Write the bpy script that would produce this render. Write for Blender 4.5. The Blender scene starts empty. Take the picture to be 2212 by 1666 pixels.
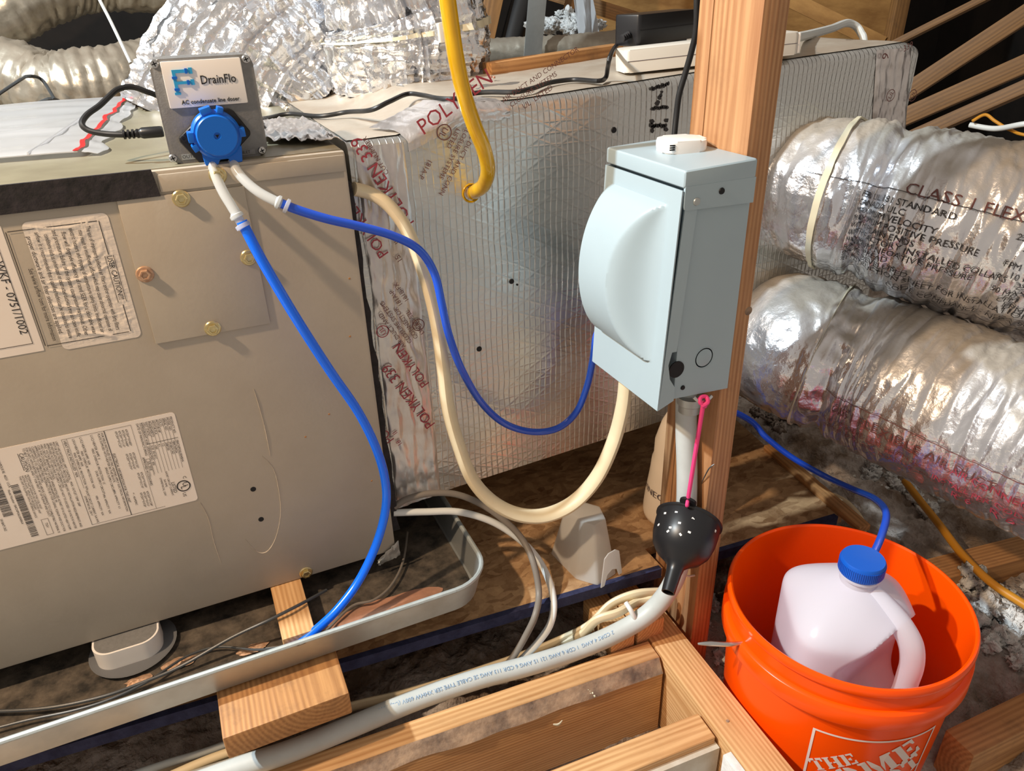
import bpy, bmesh, math, random
from mathutils import Vector as V, Matrix as M, noise
random.seed(11)
PI = math.pi
scene = bpy.context.scene
COL = scene.collection

# ------------------------------------------------------------------ camera, world, lamps, exposure
HEIGHT = 1.15                      # camera height over the attic floor; the whole scene is lifted by this at the end
F = 1618.73
RX = V((0.9102, -0.2157, 0.3535)).normalized()      # room axes seen in camera space (right, down, forward)
RY = V((-0.4132, -0.4153, 0.8104)); RY = (RY - RX * RX.dot(RY)).normalized()
RZ = RX.cross(RY)
if RZ.y > 0: RZ = -RZ
cam_data = bpy.data.cameras.new('camera'); cam_data.sensor_width = 36; cam_data.lens = 36 * F / 2212
cam_data.clip_start = 0.01
cam = bpy.data.objects.new('camera', cam_data); COL.objects.link(cam)
rot = M(((RX.x, -RX.y, -RX.z), (RY.x, -RY.y, -RY.z), (RZ.x, -RZ.y, -RZ.z)))
cam.matrix_world = rot.to_4x4()
scene.camera = cam

def ray(u, v):
    c = V((u - 1106, v - 833, F)); return V((RX.dot(c), RY.dot(c), RZ.dot(c)))
def P(u, v, X=None, Y=None, Z=None):
    d = ray(u, v)
    t = X / d.x if X is not None else Y / d.y if Y is not None else Z / d.z
    return d * t
def D(u, v, zc): return ray(u, v) * (zc / F)

world = bpy.data.worlds.new('attic_air'); scene.world = world; world.use_nodes = True
bgn = world.node_tree.nodes['Background']
bgn.inputs[0].default_value = (1.0, 0.88, 0.76, 1); bgn.inputs[1].default_value = 0.42

def lamp(name, loc, power, color, size):
    l = bpy.data.lights.new(name, 'POINT'); l.energy = power; l.color = color; l.shadow_soft_size = size
    o = bpy.data.objects.new(name, l); o.location = loc; COL.objects.link(o); return o
lamp('cool_work_lamp', (-1.40, 1.05, 1.45), 345, (0.80, 0.93, 1.0), 0.035)
lamp('warm_attic_bulb', (-0.85, 0.60, 0.75), 100, (1.0, 0.73, 0.48), 0.03)

scene.view_settings.view_transform = 'Standard'
scene.view_settings.look = 'None'
scene.view_settings.gamma = 1
scene.view_settings.use_curve_mapping = False
scene.view_settings.exposure = 0.0

# ------------------------------------------------------------------ helpers
WM = {}
def _link(o, parent, world):
    COL.objects.link(o)
    if parent is not None:
        o.parent = parent; o.matrix_basis = WM[parent.name].inverted() @ world
    else:
        o.matrix_basis = world
    WM[o.name] = world
def tag(o, label, cat, group=None):
    o['label'] = label; o['category'] = cat
    if group: o['group'] = group
    return o
def thing(name, label, cat, loc, group=None):
    o = bpy.data.objects.new(name, None); o.empty_display_size = 0.05
    _link(o, None, M.Translation(V(loc))); return tag(o, label, cat, group)
def obj(name, geo, mat, parent=None, world=None, smooth=35, label=None, kind=None):
    if isinstance(geo, bmesh.types.BMesh):
        me = bpy.data.meshes.new(name); geo.to_mesh(me); geo.free()
    elif isinstance(geo, bpy.types.Mesh):
        me = geo
    else:
        vs, fs = geo
        me = bpy.data.meshes.new(name); me.from_pydata([tuple(v) for v in vs], [], fs)
    me.validate(); me.update()
    if world is None:
        xs = [v.co for v in me.vertices]
        c = V([(min(p[i] for p in xs) + max(p[i] for p in xs)) / 2 for i in range(3)])
        me.transform(M.Translation(-c)); world = M.Translation(c)
    if smooth:
        me.shade_smooth(); me.set_sharp_from_angle(angle=math.radians(smooth))
    me.materials.clear(); me.materials.append(mat)
    o = bpy.data.objects.new(name, me); _link(o, parent, world)
    if label: o['label'] = label
    if kind: o['kind'] = kind
    return o
def structure(name, geo, mat, world=None, smooth=35, label=None):
    return obj(name, geo, mat, None, world, smooth, label, 'structure')
def recalc(geo):
    bm = bmesh.new(); me = bpy.data.meshes.new('tmp'); me.from_pydata([tuple(v) for v in geo[0]], [], geo[1])
    bm.from_mesh(me); bpy.data.meshes.remove(me)
    bmesh.ops.recalc_face_normals(bm, faces=bm.faces); return bm
def join(*geos):
    vs, fs = [], []
    for a, b in geos:
        n = len(vs); vs += list(a); fs += [tuple(i + n for i in f) for f in b]
    return vs, fs
def box(x0, x1, y0, y1, z0, z1, bevel=0.0, seg=2):
    bm = bmesh.new()
    bmesh.ops.create_cube(bm, size=1)
    for v in bm.verts:
        v.co = V(((x0 + x1) / 2 + v.co.x * (x1 - x0), (y0 + y1) / 2 + v.co.y * (y1 - y0), (z0 + z1) / 2 + v.co.z * (z1 - z0)))
    if bevel: bmesh.ops.bevel(bm, geom=list(bm.edges), offset=bevel, segments=seg, affect='EDGES', profile=0.6)
    return bm
def rbox(sx, sy, sz, r, bevel, seg=5):
    """box centred at the origin with its four upright (local z) edges rounded by r"""
    pts = []
    for cx, cy, a0 in ((sx/2-r, sy/2-r, 0), (-sx/2+r, sy/2-r, 90), (-sx/2+r, -sy/2+r, 180), (sx/2-r, -sy/2+r, 270)):
        for k in range(seg + 1):
            a = math.radians(a0 + 90 * k / seg); pts.append((cx + r*math.cos(a), cy + r*math.sin(a)))
    bm = bmesh.new()
    lo = [bm.verts.new((x, y, -sz/2)) for x, y in pts]; hi = [bm.verts.new((x, y, sz/2)) for x, y in pts]
    n = len(pts)
    for i in range(n): bm.faces.new((lo[i], lo[(i+1) % n], hi[(i+1) % n], hi[i]))
    t = bm.faces.new(hi); b = bm.faces.new(lo[::-1])
    if bevel: bmesh.ops.bevel(bm, geom=list(t.edges) + list(b.edges), offset=bevel, segments=2, affect='EDGES', profile=0.6)
    return bm
def frame(o, x, y):
    """matrix with local x along x, local y near y, origin o"""
    x = V(x).normalized(); y = V(y); y = (y - x * x.dot(y)).normalized(); z = x.cross(y)
    return M.Translation(V(o)) @ M((x, y, z)).transposed().to_4x4()
def board(name, a, b, up, w, h, mat, parent=None, bevel=0.002, label=None, kind=None, wane=None):
    """timber from a to b; its end centres are a and b; h along up, w across; grain along local x"""
    a = V(a); b = V(b); L = (b - a).length
    x = (b - a).normalized(); z = V(up); z = (z - x * x.dot(z)).normalized(); y = z.cross(x)
    world = M.Translation((a + b) / 2) @ M((x, y, z)).transposed().to_4x4()
    bm = box(-L/2, L/2, -w/2, w/2, -h/2, h/2, bevel, 2)
    return obj(name, bm, mat, parent, world, 35, label, kind)
def prism(pts, off):
    pts = [V(p) for p in pts]; off = V(off); n = len(pts)
    vs = pts + [p + off for p in pts]
    fs = [tuple(range(n)), tuple(range(2*n - 1, n - 1, -1))] + [(i, i + n, (i+1) % n + n, (i+1) % n) for i in range(n)]
    return recalc((vs, fs))
def bevelled(bm, w, seg=2):
    bmesh.ops.bevel(bm, geom=list(bm.edges), offset=w, segments=seg, affect='EDGES', profile=0.6); return bm
def spline(pts, n):
    pts = [V(p) for p in pts]; out = []
    for i in range(len(pts) - 1):
        p0 = pts[max(i-1, 0)]; p1 = pts[i]; p2 = pts[i+1]; p3 = pts[min(i+2, len(pts)-1)]
        for k in range(n):
            t = k / n
            out.append(0.5 * ((2*p1) + (p2 - p0)*t + (2*p0 - 5*p1 + 4*p2 - p3)*t*t + (3*p1 - p0 - 3*p2 + p3)*t**3))
    out.append(pts[-1]); return out
def frames(c, up0=None):
    T = []
    for i in range(len(c)):
        T.append((c[min(i+1, len(c)-1)] - c[max(i-1, 0)]).normalized())
    n = V(up0) if up0 is not None else (V((0, 0, 1)) if abs(T[0].z) < 0.9 else V((0, -1, 0)))
    out = []
    for t in T:
        n = (n - t * t.dot(n)).normalized(); out.append((t, n, t.cross(n)))
    return out
def lerp_list(rs, s):
    if not isinstance(rs, (list, tuple)): return rs
    f = s * (len(rs) - 1); i = min(int(f), len(rs) - 2); return rs[i] + (rs[i+1] - rs[i]) * (f - i)
def tube(pts, r, seg=10, n=6, flat=1.0, up=None, cap=True, hollow=0):
    c = spline(pts, n); fr = frames(c, up); vs = []; fs = []
    for i, p in enumerate(c):
        t, a, b = fr[i]; rr = lerp_list(r, i / (len(c) - 1))
        for k in range(seg):
            an = 2*PI*k/seg; vs.append(p + a*math.cos(an)*rr + b*math.sin(an)*rr*flat)
    for i in range(len(c) - 1):
        for k in range(seg):
            q = (k+1) % seg; fs.append((i*seg+k, i*seg+q, (i+1)*seg+q, (i+1)*seg+k))
    if cap:
        fs.append(tuple(range(seg-1, -1, -1))); m = (len(c)-1)*seg; fs.append(tuple(range(m, m+seg)))
    return vs, fs
def lathe(prof, seg=48, axis=None, closed=False):
    """profile (r, h) around local z; axis = world matrix applied to the points"""
    vs = []; fs = []
    for r, h in prof:
        for k in range(seg):
            a = 2*PI*k/seg; p = V((r*math.cos(a), r*math.sin(a), h)); vs.append(axis @ p if axis else p)
    m = len(prof)
    for i in range(m - 1 + (1 if closed else 0)):
        j = (i+1) % m
        for k in range(seg):
            q = (k+1) % seg; fs.append((i*seg+k, i*seg+q, j*seg+q, j*seg+k))
    if not closed:
        if prof[0][0] > 1e-6: fs.append(tuple(range(seg-1, -1, -1)))
        if prof[-1][0] > 1e-6: fs.append(tuple(range((m-1)*seg, m*seg)))
    return vs, fs
def shell(geo, t):
    """give an open surface a thickness t (inwards along normals)"""
    bm = geo if isinstance(geo, bmesh.types.BMesh) else recalc(geo)
    bmesh.ops.solidify(bm, geom=list(bm.faces), thickness=t); return bm
def surf(f, nu, nv, wrap=False):
    vs = [f(i/(nu-1), j/(nv if wrap else nv-1)) for i in range(nu) for j in range(nv)]
    fs = []
    for i in range(nu-1):
        for j in range(nv if wrap else nv-1):
            q = (j+1) % nv; fs.append((i*nv+j, i*nv+q, (i+1)*nv+q, (i+1)*nv+j))
    return vs, fs
def fbm(p, o=3): return noise.fractal(p, 0.8, 2.1, o)
def ridged(p): return 1 - abs(noise.noise(p)) * 2

_tc = {}
def text_geo(s, size, align='LEFT', bold=0.0):
    key = (s, align, bold)
    if key not in _tc:
        cu = bpy.data.curves.new('t', 'FONT'); cu.body = s; cu.size = 1; cu.align_x = align; cu.resolution_u = 2; cu.offset = bold
        o = bpy.data.objects.new('t', cu); me = o.to_mesh()
        _tc[key] = ([(v.co.x, v.co.y) for v in me.vertices], [tuple(p.vertices) for p in me.polygons])
        o.to_mesh_clear(); bpy.data.objects.remove(o); bpy.data.curves.remove(cu)
    vs, fs = _tc[key]; return [(x*size, y*size) for x, y in vs], fs
def rect2(x0, y0, x1, y1, n=1):
    vs = []; fs = []
    for i in range(n+1):
        t = i/n; vs += [(x0+(x1-x0)*t, y0), (x0+(x1-x0)*t, y1)]
    for i in range(n): fs.append((2*i, 2*i+2, 2*i+3, 2*i+1))
    return vs, fs
def ring2(cx, cy, r, w, n=28):
    vs = []; fs = []
    for k in range(n):
        a = 2*PI*k/n
        vs += [(cx+r*math.cos(a), cy+r*math.sin(a)), (cx+(r-w)*math.cos(a), cy+(r-w)*math.sin(a))]
    for k in range(n):
        q = (k+1) % n; fs.append((2*k, 2*q, 2*q+1, 2*k+1))
    return vs, fs
def T2(s, x, y, size, align='LEFT', rot=0, bold=0.0, sx=1.0):
    vs, fs = text_geo(s, size, align, bold); c, d = math.cos(rot), math.sin(rot)
    return [(x + c*a*sx - d*b, y + d*a*sx + c*b) for a, b in vs], fs
def lettering(name, items, fmap, mat, parent, label=None):
    vs, fs = join(*items)
    return obj(name, ([fmap(x, y) for x, y in vs], fs), mat, parent, smooth=0, label=label)
def plane_map(o, u, v, n, eps):
    o, u, v, n = V(o), V(u), V(v), V(n)
    return lambda x, y: o + u*x + v*y + n*eps

# ------------------------------------------------------------------ materials
def mat(name, c1, c2=None, rough=0.5, metal=0.0, scale=20.0, stretch=(1, 1, 1), detail=4.0, bump=0.0, bscale=60.0,
        spec=0.5, trans=0.0, coat=0.0, rough2=None, lo=0.35, hi=0.65, sss=0.0, ior=1.45, bstretch=None, bdist=0.002, alpha=1.0, dust=None, vor=0.0, vscale=40.0):
    m = bpy.data.materials.new(name); m.use_nodes = True
    nt = m.node_tree; b = nt.nodes['Principled BSDF']; N = nt.nodes.new; L = nt.links.new
    b.inputs['Base Color'].default_value = (*c1, 1); b.inputs['Roughness'].default_value = rough; b.inputs['Metallic'].default_value = metal
    b.inputs['Specular IOR Level'].default_value = spec; b.inputs['Transmission Weight'].default_value = trans
    b.inputs['Coat Weight'].default_value = coat; b.inputs['IOR'].default_value = ior; b.inputs['Alpha'].default_value = alpha
    if sss:
        b.inputs['Subsurface Weight'].default_value = sss; b.inputs['Subsurface Radius'].default_value = (0.02, 0.02, 0.02); b.inputs['Subsurface Scale'].default_value = 0.5
    tc = N('ShaderNodeTexCoord')
    def coords(st):
        mp = N('ShaderNodeMapping'); mp.inputs['Scale'].default_value = st; L(tc.outputs['Object'], mp.inputs['Vector']); return mp.outputs['Vector']
    out = None
    if c2 is not None:
        nz = N('ShaderNodeTexNoise'); nz.inputs['Scale'].default_value = scale; nz.inputs['Detail'].default_value = detail; nz.inputs['Roughness'].default_value = 0.65
        L(coords(stretch), nz.inputs['Vector'])
        rp = N('ShaderNodeValToRGB'); rp.color_ramp.elements[0].position = lo; rp.color_ramp.elements[1].position = hi
        rp.color_ramp.elements[0].color = (*c1, 1); rp.color_ramp.elements[1].color = (*c2, 1)
        L(nz.outputs['Fac'], rp.inputs['Fac']); out = rp.outputs['Color']
        if rough2 is not None:
            mr = N('ShaderNodeMapRange'); mr.inputs[1].default_value = lo; mr.inputs[2].default_value = hi
            mr.inputs[3].default_value = rough; mr.inputs[4].default_value = rough2
            L(nz.outputs['Fac'], mr.inputs[0]); L(mr.outputs[0], b.inputs['Roughness'])
    if dust:                                     # dust settled on faces that look up
        dc, amount = dust
        ge = N('ShaderNodeNewGeometry'); sp = N('ShaderNodeSeparateXYZ'); L(ge.outputs['Normal'], sp.inputs[0])
        n2 = N('ShaderNodeTexNoise'); n2.inputs['Scale'].default_value = 14; n2.inputs['Detail'].default_value = 5; L(tc.outputs['Object'], n2.inputs['Vector'])
        ad = N('ShaderNodeMath'); ad.operation = 'ADD'; L(sp.outputs['Z'], ad.inputs[0]); L(n2.outputs['Fac'], ad.inputs[1])
        mr = N('ShaderNodeMapRange'); mr.inputs[1].default_value = 0.85; mr.inputs[2].default_value = 1.45; mr.inputs[3].default_value = 0; mr.inputs[4].default_value = amount
        L(ad.outputs[0], mr.inputs[0])
        mx = N('ShaderNodeMix'); mx.data_type = 'RGBA'
        L(mr.outputs[0], mx.inputs['Factor'])
        if out is not None: L(out, mx.inputs[6])
        else: mx.inputs[6].default_value = (*c1, 1)
        mx.inputs[7].default_value = (*dc, 1); out = mx.outputs[2]
        mm = N('ShaderNodeMath'); mm.operation = 'MULTIPLY_ADD'; L(mr.outputs[0], mm.inputs[0]); mm.inputs[1].default_value = -metal; mm.inputs[2].default_value = metal
        L(mm.outputs[0], b.inputs['Metallic'])
        m2 = N('ShaderNodeMath'); m2.operation = 'MULTIPLY_ADD'; L(mr.outputs[0], m2.inputs[0]); m2.inputs[1].default_value = 0.6 - rough * 0.6; m2.inputs[2].default_value = rough
        L(m2.outputs[0], b.inputs['Roughness'])
    if out is not None: L(out, b.inputs['Base Color'])
    if bump or vor:
        h = None
        if bump:
            n3 = N('ShaderNodeTexNoise'); n3.inputs['Scale'].default_value = bscale; n3.inputs['Detail'].default_value = 5; L(coords(bstretch or stretch), n3.inputs['Vector'])
            bp = N('ShaderNodeBump'); bp.inputs['Strength'].default_value = bump; bp.inputs['Distance'].default_value = bdist; L(n3.outputs['Fac'], bp.inputs['Height']); h = bp
        if vor:
            n5 = N('ShaderNodeTexNoise'); n5.inputs['Scale'].default_value = vscale * 0.5; L(coords(bstretch or stretch), n5.inputs['Vector'])
            mxv = N('ShaderNodeMix'); mxv.data_type = 'VECTOR'; mxv.inputs['Factor'].default_value = 0.08
            L(coords(bstretch or stretch), mxv.inputs[4]); L(n5.outputs['Color'], mxv.inputs[5])
            n4 = N('ShaderNodeTexVoronoi'); n4.inputs['Scale'].default_value = vscale; L(mxv.outputs[1], n4.inputs['Vector'])
            b2 = N('ShaderNodeBump'); b2.inputs['Strength'].default_value = vor; b2.inputs['Distance'].default_value = bdist * 3; L(n4.outputs['Distance'], b2.inputs['Height'])
            if h: L(h.outputs['Normal'], b2.inputs['Normal'])
            h = b2
        L(h.outputs['Normal'], b.inputs['Normal'])
    return m

def wood(name, light, dark, ring=70.0, rough=0.6, grime=0.25, gcol=(0.05, 0.03, 0.02), distort=6.0):
    m = bpy.data.materials.new(name); m.use_nodes = True
    nt = m.node_tree; b = nt.nodes['Principled BSDF']; N = nt.nodes.new; L = nt.links.new
    tc = N('ShaderNodeTexCoord'); mp = N('ShaderNodeMapping'); mp.inputs['Scale'].default_value = (0.12, 1, 1); L(tc.outputs['Object'], mp.inputs['Vector'])
    wv = N('ShaderNodeTexWave'); wv.wave_type = 'RINGS'; wv.rings_direction = 'X'
    mp2 = N('ShaderNodeMapping'); mp2.inputs['Scale'].default_value = (0.15, 1, 1); mp2.inputs['Location'].default_value = (0, 0.05, -0.035); L(tc.outputs['Object'], mp2.inputs['Vector'])
    wv.inputs['Scale'].default_value = ring; wv.inputs['Distortion'].default_value = distort; wv.inputs['Detail'].default_value = 2; wv.inputs['Detail Scale'].default_value = 0.35
    L(mp2.outputs['Vector'], wv.inputs['Vector'])
    fn = N('ShaderNodeTexNoise'); fn.inputs['Scale'].default_value = 260; fn.inputs['Detail'].default_value = 4; 
    mp3 = N('ShaderNodeMapping'); mp3.inputs['Scale'].default_value = (0.04, 1, 1); L(tc.outputs['Object'], mp3.inputs['Vector']); L(mp3.outputs['Vector'], fn.inputs['Vector'])
    mxf = N('ShaderNodeMath'); mxf.operation = 'MULTIPLY_ADD'; L(fn.outputs['Fac'], mxf.inputs[0]); mxf.inputs[1].default_value = 0.75
    sc = N('ShaderNodeMath'); sc.operation = 'MULTIPLY'; L(wv.outputs['Fac'], sc.inputs[0]); sc.inputs[1].default_value = 0.36; L(sc.outputs[0], mxf.inputs[2])
    rp = N('ShaderNodeValToRGB'); rp.color_ramp.elements[0].position = 0.2; rp.color_ramp.elements[1].position = 0.85
    rp.color_ramp.elements[0].color = (*light, 1); rp.color_ramp.elements[1].color = (*dark, 1); L(mxf.outputs[0], rp.inputs['Fac'])
    gn = N('ShaderNodeTexNoise'); gn.inputs['Scale'].default_value = 22; gn.inputs['Detail'].default_value = 6; gn.inputs['Roughness'].default_value = 0.7; L(tc.outputs['Object'], gn.inputs['Vector'])
    gr = N('ShaderNodeMapRange'); gr.inputs[1].default_value = 0.52; gr.inputs[2].default_value = 0.75; gr.inputs[4].default_value = grime; L(gn.outputs['Fac'], gr.inputs[0])
    mx = N('ShaderNodeMix'); mx.data_type = 'RGBA'; L(gr.outputs[0], mx.inputs['Factor']); L(rp.outputs['Color'], mx.inputs[6]); mx.inputs[7].default_value = (*gcol, 1)
    L(mx.outputs[2], b.inputs['Base Color']); b.inputs['Roughness'].default_value = rough
    bp = N('ShaderNodeBump'); bp.inputs['Strength'].default_value = 0.35; bp.inputs['Distance'].default_value = 0.001; L(mxf.outputs[0], bp.inputs['Height']); L(bp.outputs['Normal'], b.inputs['Normal'])
    return m

def translucent(name, col, diff=0.45, rough=0.25, clear=0.25):
    """milky plastic: part diffuse, part light passing through, thin gloss"""
    m = bpy.data.materials.new(name); m.use_nodes = True
    nt = m.node_tree; N = nt.nodes.new; L = nt.links.new
    b = nt.nodes['Principled BSDF']; b.inputs['Base Color'].default_value = (*col, 1); b.inputs['Roughness'].default_value = rough
    tr = N('ShaderNodeBsdfTranslucent'); tr.inputs[0].default_value = (*col, 1)
    tp = N('ShaderNodeBsdfTransparent'); tp.inputs[0].default_value = (*[0.5 + 0.5*c for c in col], 1)
    m1 = N('ShaderNodeMixShader'); m1.inputs[0].default_value = 1 - diff; L(b.outputs[0], m1.inputs[1]); L(tr.outputs[0], m1.inputs[2])
    m2 = N('ShaderNodeMixShader'); m2.inputs[0].default_value = clear; L(m1.outputs[0], m2.inputs[1]); L(tp.outputs[0], m2.inputs[2])
    L(m2.outputs[0], nt.nodes['Material Output'].inputs['Surface']); return m

FOIL_DUST = ((0.33, 0.28, 0.21), 0.85)
MT = dict(
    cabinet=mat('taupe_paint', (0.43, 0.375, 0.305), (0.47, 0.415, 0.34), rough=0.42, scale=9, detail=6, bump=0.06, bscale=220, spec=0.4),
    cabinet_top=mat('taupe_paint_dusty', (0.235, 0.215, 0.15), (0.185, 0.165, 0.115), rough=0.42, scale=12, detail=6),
    black=mat('black_plastic', (0.012, 0.012, 0.014), rough=0.35),
    blackfoam=mat('black_foam_tape', (0.012, 0.011, 0.012), (0.03, 0.025, 0.03), rough=0.75, scale=70, bump=0.5, bscale=160),
    black_rubber=mat('black_cord_rubber', (0.014, 0.014, 0.015), rough=0.45),
    brass=mat('yellow_zinc', (0.62, 0.50, 0.24), (0.72, 0.62, 0.36), rough=0.3, metal=0.9, scale=200),
    rust=mat('rusty_zinc', (0.42, 0.24, 0.14), (0.6, 0.42, 0.3), rough=0.6, metal=0.5, scale=160),
    scuff=mat('dust_smear', (0.60, 0.54, 0.47), (0.46, 0.40, 0.33), rough=0.8, scale=120),
    paper=mat('label_paper', (0.86, 0.78, 0.71), (0.82, 0.73, 0.65), rough=0.4, scale=14),
    foil_label=mat('wrinkled_label', (0.78, 0.69, 0.60), rough=0.22, metal=0.0, coat=0.5, bump=0.5, bscale=90, bstretch=(0.5, 1, 1.6)),
    ink=mat('dark_ink', (0.03, 0.028, 0.03), rough=0.6),
    ink_faint=mat('faded_ink', (0.10, 0.08, 0.09), rough=0.6),
    ink_red=mat('red_print', (0.36, 0.045, 0.07), rough=0.5),
    ink_brown=mat('brown_print', (0.15, 0.055, 0.05), rough=0.5),
    ink_blue=mat('pale_blue_print', (0.22, 0.36, 0.55), rough=0.5),
    foil=mat('crinkled_foil', (0.82, 0.84, 0.88), rough=0.22, metal=0.94, bump=0.7, bscale=42, bdist=0.006, vor=0.3, vscale=34),
    foil_duct=mat('duct_foil', (0.84, 0.85, 0.89), (0.74, 0.74, 0.79), scale=6, rough=0.23, metal=0.90, bump=0.7, bscale=52, bdist=0.005, dust=FOIL_DUST),
    foil_old=mat('dusty_duct_foil', (0.50, 0.45, 0.37), (0.33, 0.29, 0.23), scale=10, rough=0.36, metal=0.6, bump=0.5, bscale=60, dust=((0.25, 0.2, 0.15), 0.8)),
    tape=mat('foil_tape', (0.70, 0.67, 0.66), (0.60, 0.56, 0.55), scale=16, rough=0.3, metal=0.8, bump=0.6, bscale=40, bdist=0.004, bstretch=(1, 1, 0.35)),
    board_top=mat('duct_board_top', (0.50, 0.45, 0.38), (0.40, 0.33, 0.26), rough=0.5, metal=0.25, scale=10, detail=7, bump=0.3, bscale=50),
    post=wood('fir_post', (0.55, 0.30, 0.14), (0.34, 0.15, 0.06), ring=55, grime=0.2),
    pine=wood('pine_board', (0.74, 0.46, 0.22), (0.47, 0.24, 0.09), ring=60, grime=0.12),
    pine_dark=wood('weathered_pine', (0.56, 0.29, 0.11), (0.32, 0.145, 0.05), ring=50, grime=0.4),
    wane=mat('bark_edge', (0.46, 0.31, 0.20), (0.13, 0.09, 0.07), rough=0.8, scale=26, detail=8, bump=0.5, bscale=120),
    rafter=wood('rafter_wood', (0.27, 0.135, 0.042), (0.15, 0.07, 0.02), ring=45, grime=0.3),
    navy=mat('navy_edge_paint', (0.012, 0.014, 0.05), (0.03, 0.035, 0.09), rough=0.8, scale=50, bump=0.6, bscale=180),
    galv=mat('galvanised_sheet', (0.52, 0.55, 0.55), (0.44, 0.46, 0.45), rough=0.38, metal=0.75, scale=14, rough2=0.5, bump=0.05, bscale=80),
    galv_rim=mat('dull_zinc_rim', (0.48, 0.54, 0.55), (0.40, 0.44, 0.44), rough=0.55, metal=0.35, scale=40, bump=0.2, bscale=90),
    pan_floor=mat('dirty_shaded_pan_floor', (0.016, 0.014, 0.012), (0.13, 0.105, 0.08), rough=0.8, metal=0.0, scale=30, detail=9, bump=0.4, bscale=150),  # dirt, darkened further to paint in the shade beneath the cabinet
    greybox=mat('grey_enamel', (0.385, 0.485, 0.54), (0.37, 0.465, 0.52), rough=0.38, scale=8, spec=0.5, bump=0.03, bscale=120),
    white=mat('white_plastic', (0.86, 0.83, 0.80), rough=0.35),
    white_warm=mat('ivory_plastic', (0.72, 0.68, 0.61), rough=0.4),
    doser=mat('grey_cast_box', (0.20, 0.20, 0.20), (0.235, 0.235, 0.235), rough=0.4, scale=160, bump=0.15, bscale=500, metal=0.2),
    steel=mat('bright_steel', (0.62, 0.62, 0.62), rough=0.28, metal=1.0),
    pump=mat('pump_blue', (0.004, 0.13, 0.60), rough=0.32),
    sky=mat('light_blue_enamel', (0.03, 0.36, 0.68), rough=0.4),
    bluetube=mat('blue_tubing', (0.0, 0.15, 1.0), rough=0.2, coat=0.3, sss=0.2),
    bluetube_dark=mat('deep_blue_tubing', (0.012, 0.085, 0.62), rough=0.2, coat=0.3, sss=0.2),
    cleartube=translucent('milky_tubing', (0.78, 0.80, 0.80), 0.5, 0.2, 0.15),
    amber=mat('amber_tubing', (0.68, 0.41, 0.008), (0.48, 0.25, 0.0), rough=0.12, scale=30, stretch=(1, 1, 0.2), coat=0.6, sss=0.3),
    nm_beige=mat('beige_cable_jacket', (0.76, 0.66, 0.46), (0.68, 0.57, 0.38), rough=0.45, scale=12, bump=0.2, bscale=40, bstretch=(1, 1, 1)),
    nm_cream=mat('cream_cable_jacket', (0.74, 0.62, 0.41), rough=0.45),
    grey_cable=mat('grey_cable_jacket', (0.54, 0.58, 0.58), (0.48, 0.51, 0.50), rough=0.42, scale=15),
    white_cable=mat('white_cable_jacket', (0.74, 0.77, 0.76), rough=0.4),
    dark_cable=mat('dark_grey_cable_jacket', (0.20, 0.175, 0.15), rough=0.5),
    wire=mat('dark_wire', (0.06, 0.065, 0.07), rough=0.35),
    orange_cable=mat('orange_cable_jacket', (0.60, 0.26, 0.02), rough=0.45),
    bucket=mat('orange_bucket_plastic', (0.98, 0.085, 0.001), rough=0.24, spec=0.35),
    bucket_print=mat('white_bucket_print', (0.80, 0.70, 0.66), rough=0.4),
    jug=translucent('milk_jug_plastic', (0.92, 0.91, 0.98), 0.55, 0.18, 0.2),
    liquid=translucent('cloudy_liquid', (0.80, 0.76, 0.84), 0.45, 0.1, 0.35),
    cap=mat('blue_cap', (0.004, 0.10, 0.55), rough=0.35),
    pink=mat('pink_cord', (0.85, 0.06, 0.25), rough=0.6),
    frosted=translucent('frosted_plastic', (0.88, 0.87, 0.84), 0.5, 0.15, 0.38),
    bottle=mat('ivory_jug_plastic', (0.80, 0.68, 0.54), rough=0.4, sss=0.1),
    smoke=translucent('smoky_dish', (0.28, 0.29, 0.31), 0.7, 0.2, 0.3),
    bag=translucent('plastic_bag', (0.74, 0.75, 0.77), 0.55, 0.18, 0.25),
    redstrip=mat('red_zip', (0.75, 0.03, 0.03), rough=0.4),
    tie=mat('nylon_tie', (0.72, 0.67, 0.50), rough=0.4),
    hole=mat('dark_hole', (0.004, 0.004, 0.006), rough=0.6),
    fluff=mat('blown_fibre', (0.52, 0.47, 0.44), (0.19, 0.135, 0.095), rough=0.95, scale=11, detail=8, bump=1.0, bscale=70, bdist=0.012, lo=0.38, hi=0.62),
    fluff_white=mat('white_blown_fibre', (0.80, 0.80, 0.79), (0.66, 0.65, 0.63), rough=0.95, scale=40, bump=1.0, bscale=160, bdist=0.006),
    fluff_pink=mat('pink_fibre', (0.62, 0.34, 0.24), (0.5, 0.24, 0.16), rough=0.95, scale=60, bump=1.0, bscale=160, bdist=0.006),
    drywall=mat('drywall_paper', (0.62, 0.58, 0.50), (0.50, 0.44, 0.34), rough=0.9, scale=20, detail=7, bump=0.3),
    drywall_core=mat('gypsum_core', (0.78, 0.78, 0.77), (0.66, 0.66, 0.65), rough=0.9, scale=60, bump=0.8, bscale=90),
    dark=mat('shade_black_sheathing', (0.012, 0.008, 0.006), (0.006, 0.004, 0.003), rough=0.9, scale=6),  # near-black colour stands in for the darkness of the unlit attic
    sheath=mat('roof_sheathing', (0.46, 0.25, 0.08), (0.26, 0.125, 0.035), rough=0.8, scale=5, detail=7, stretch=(1, 1, 3)),
)
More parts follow.
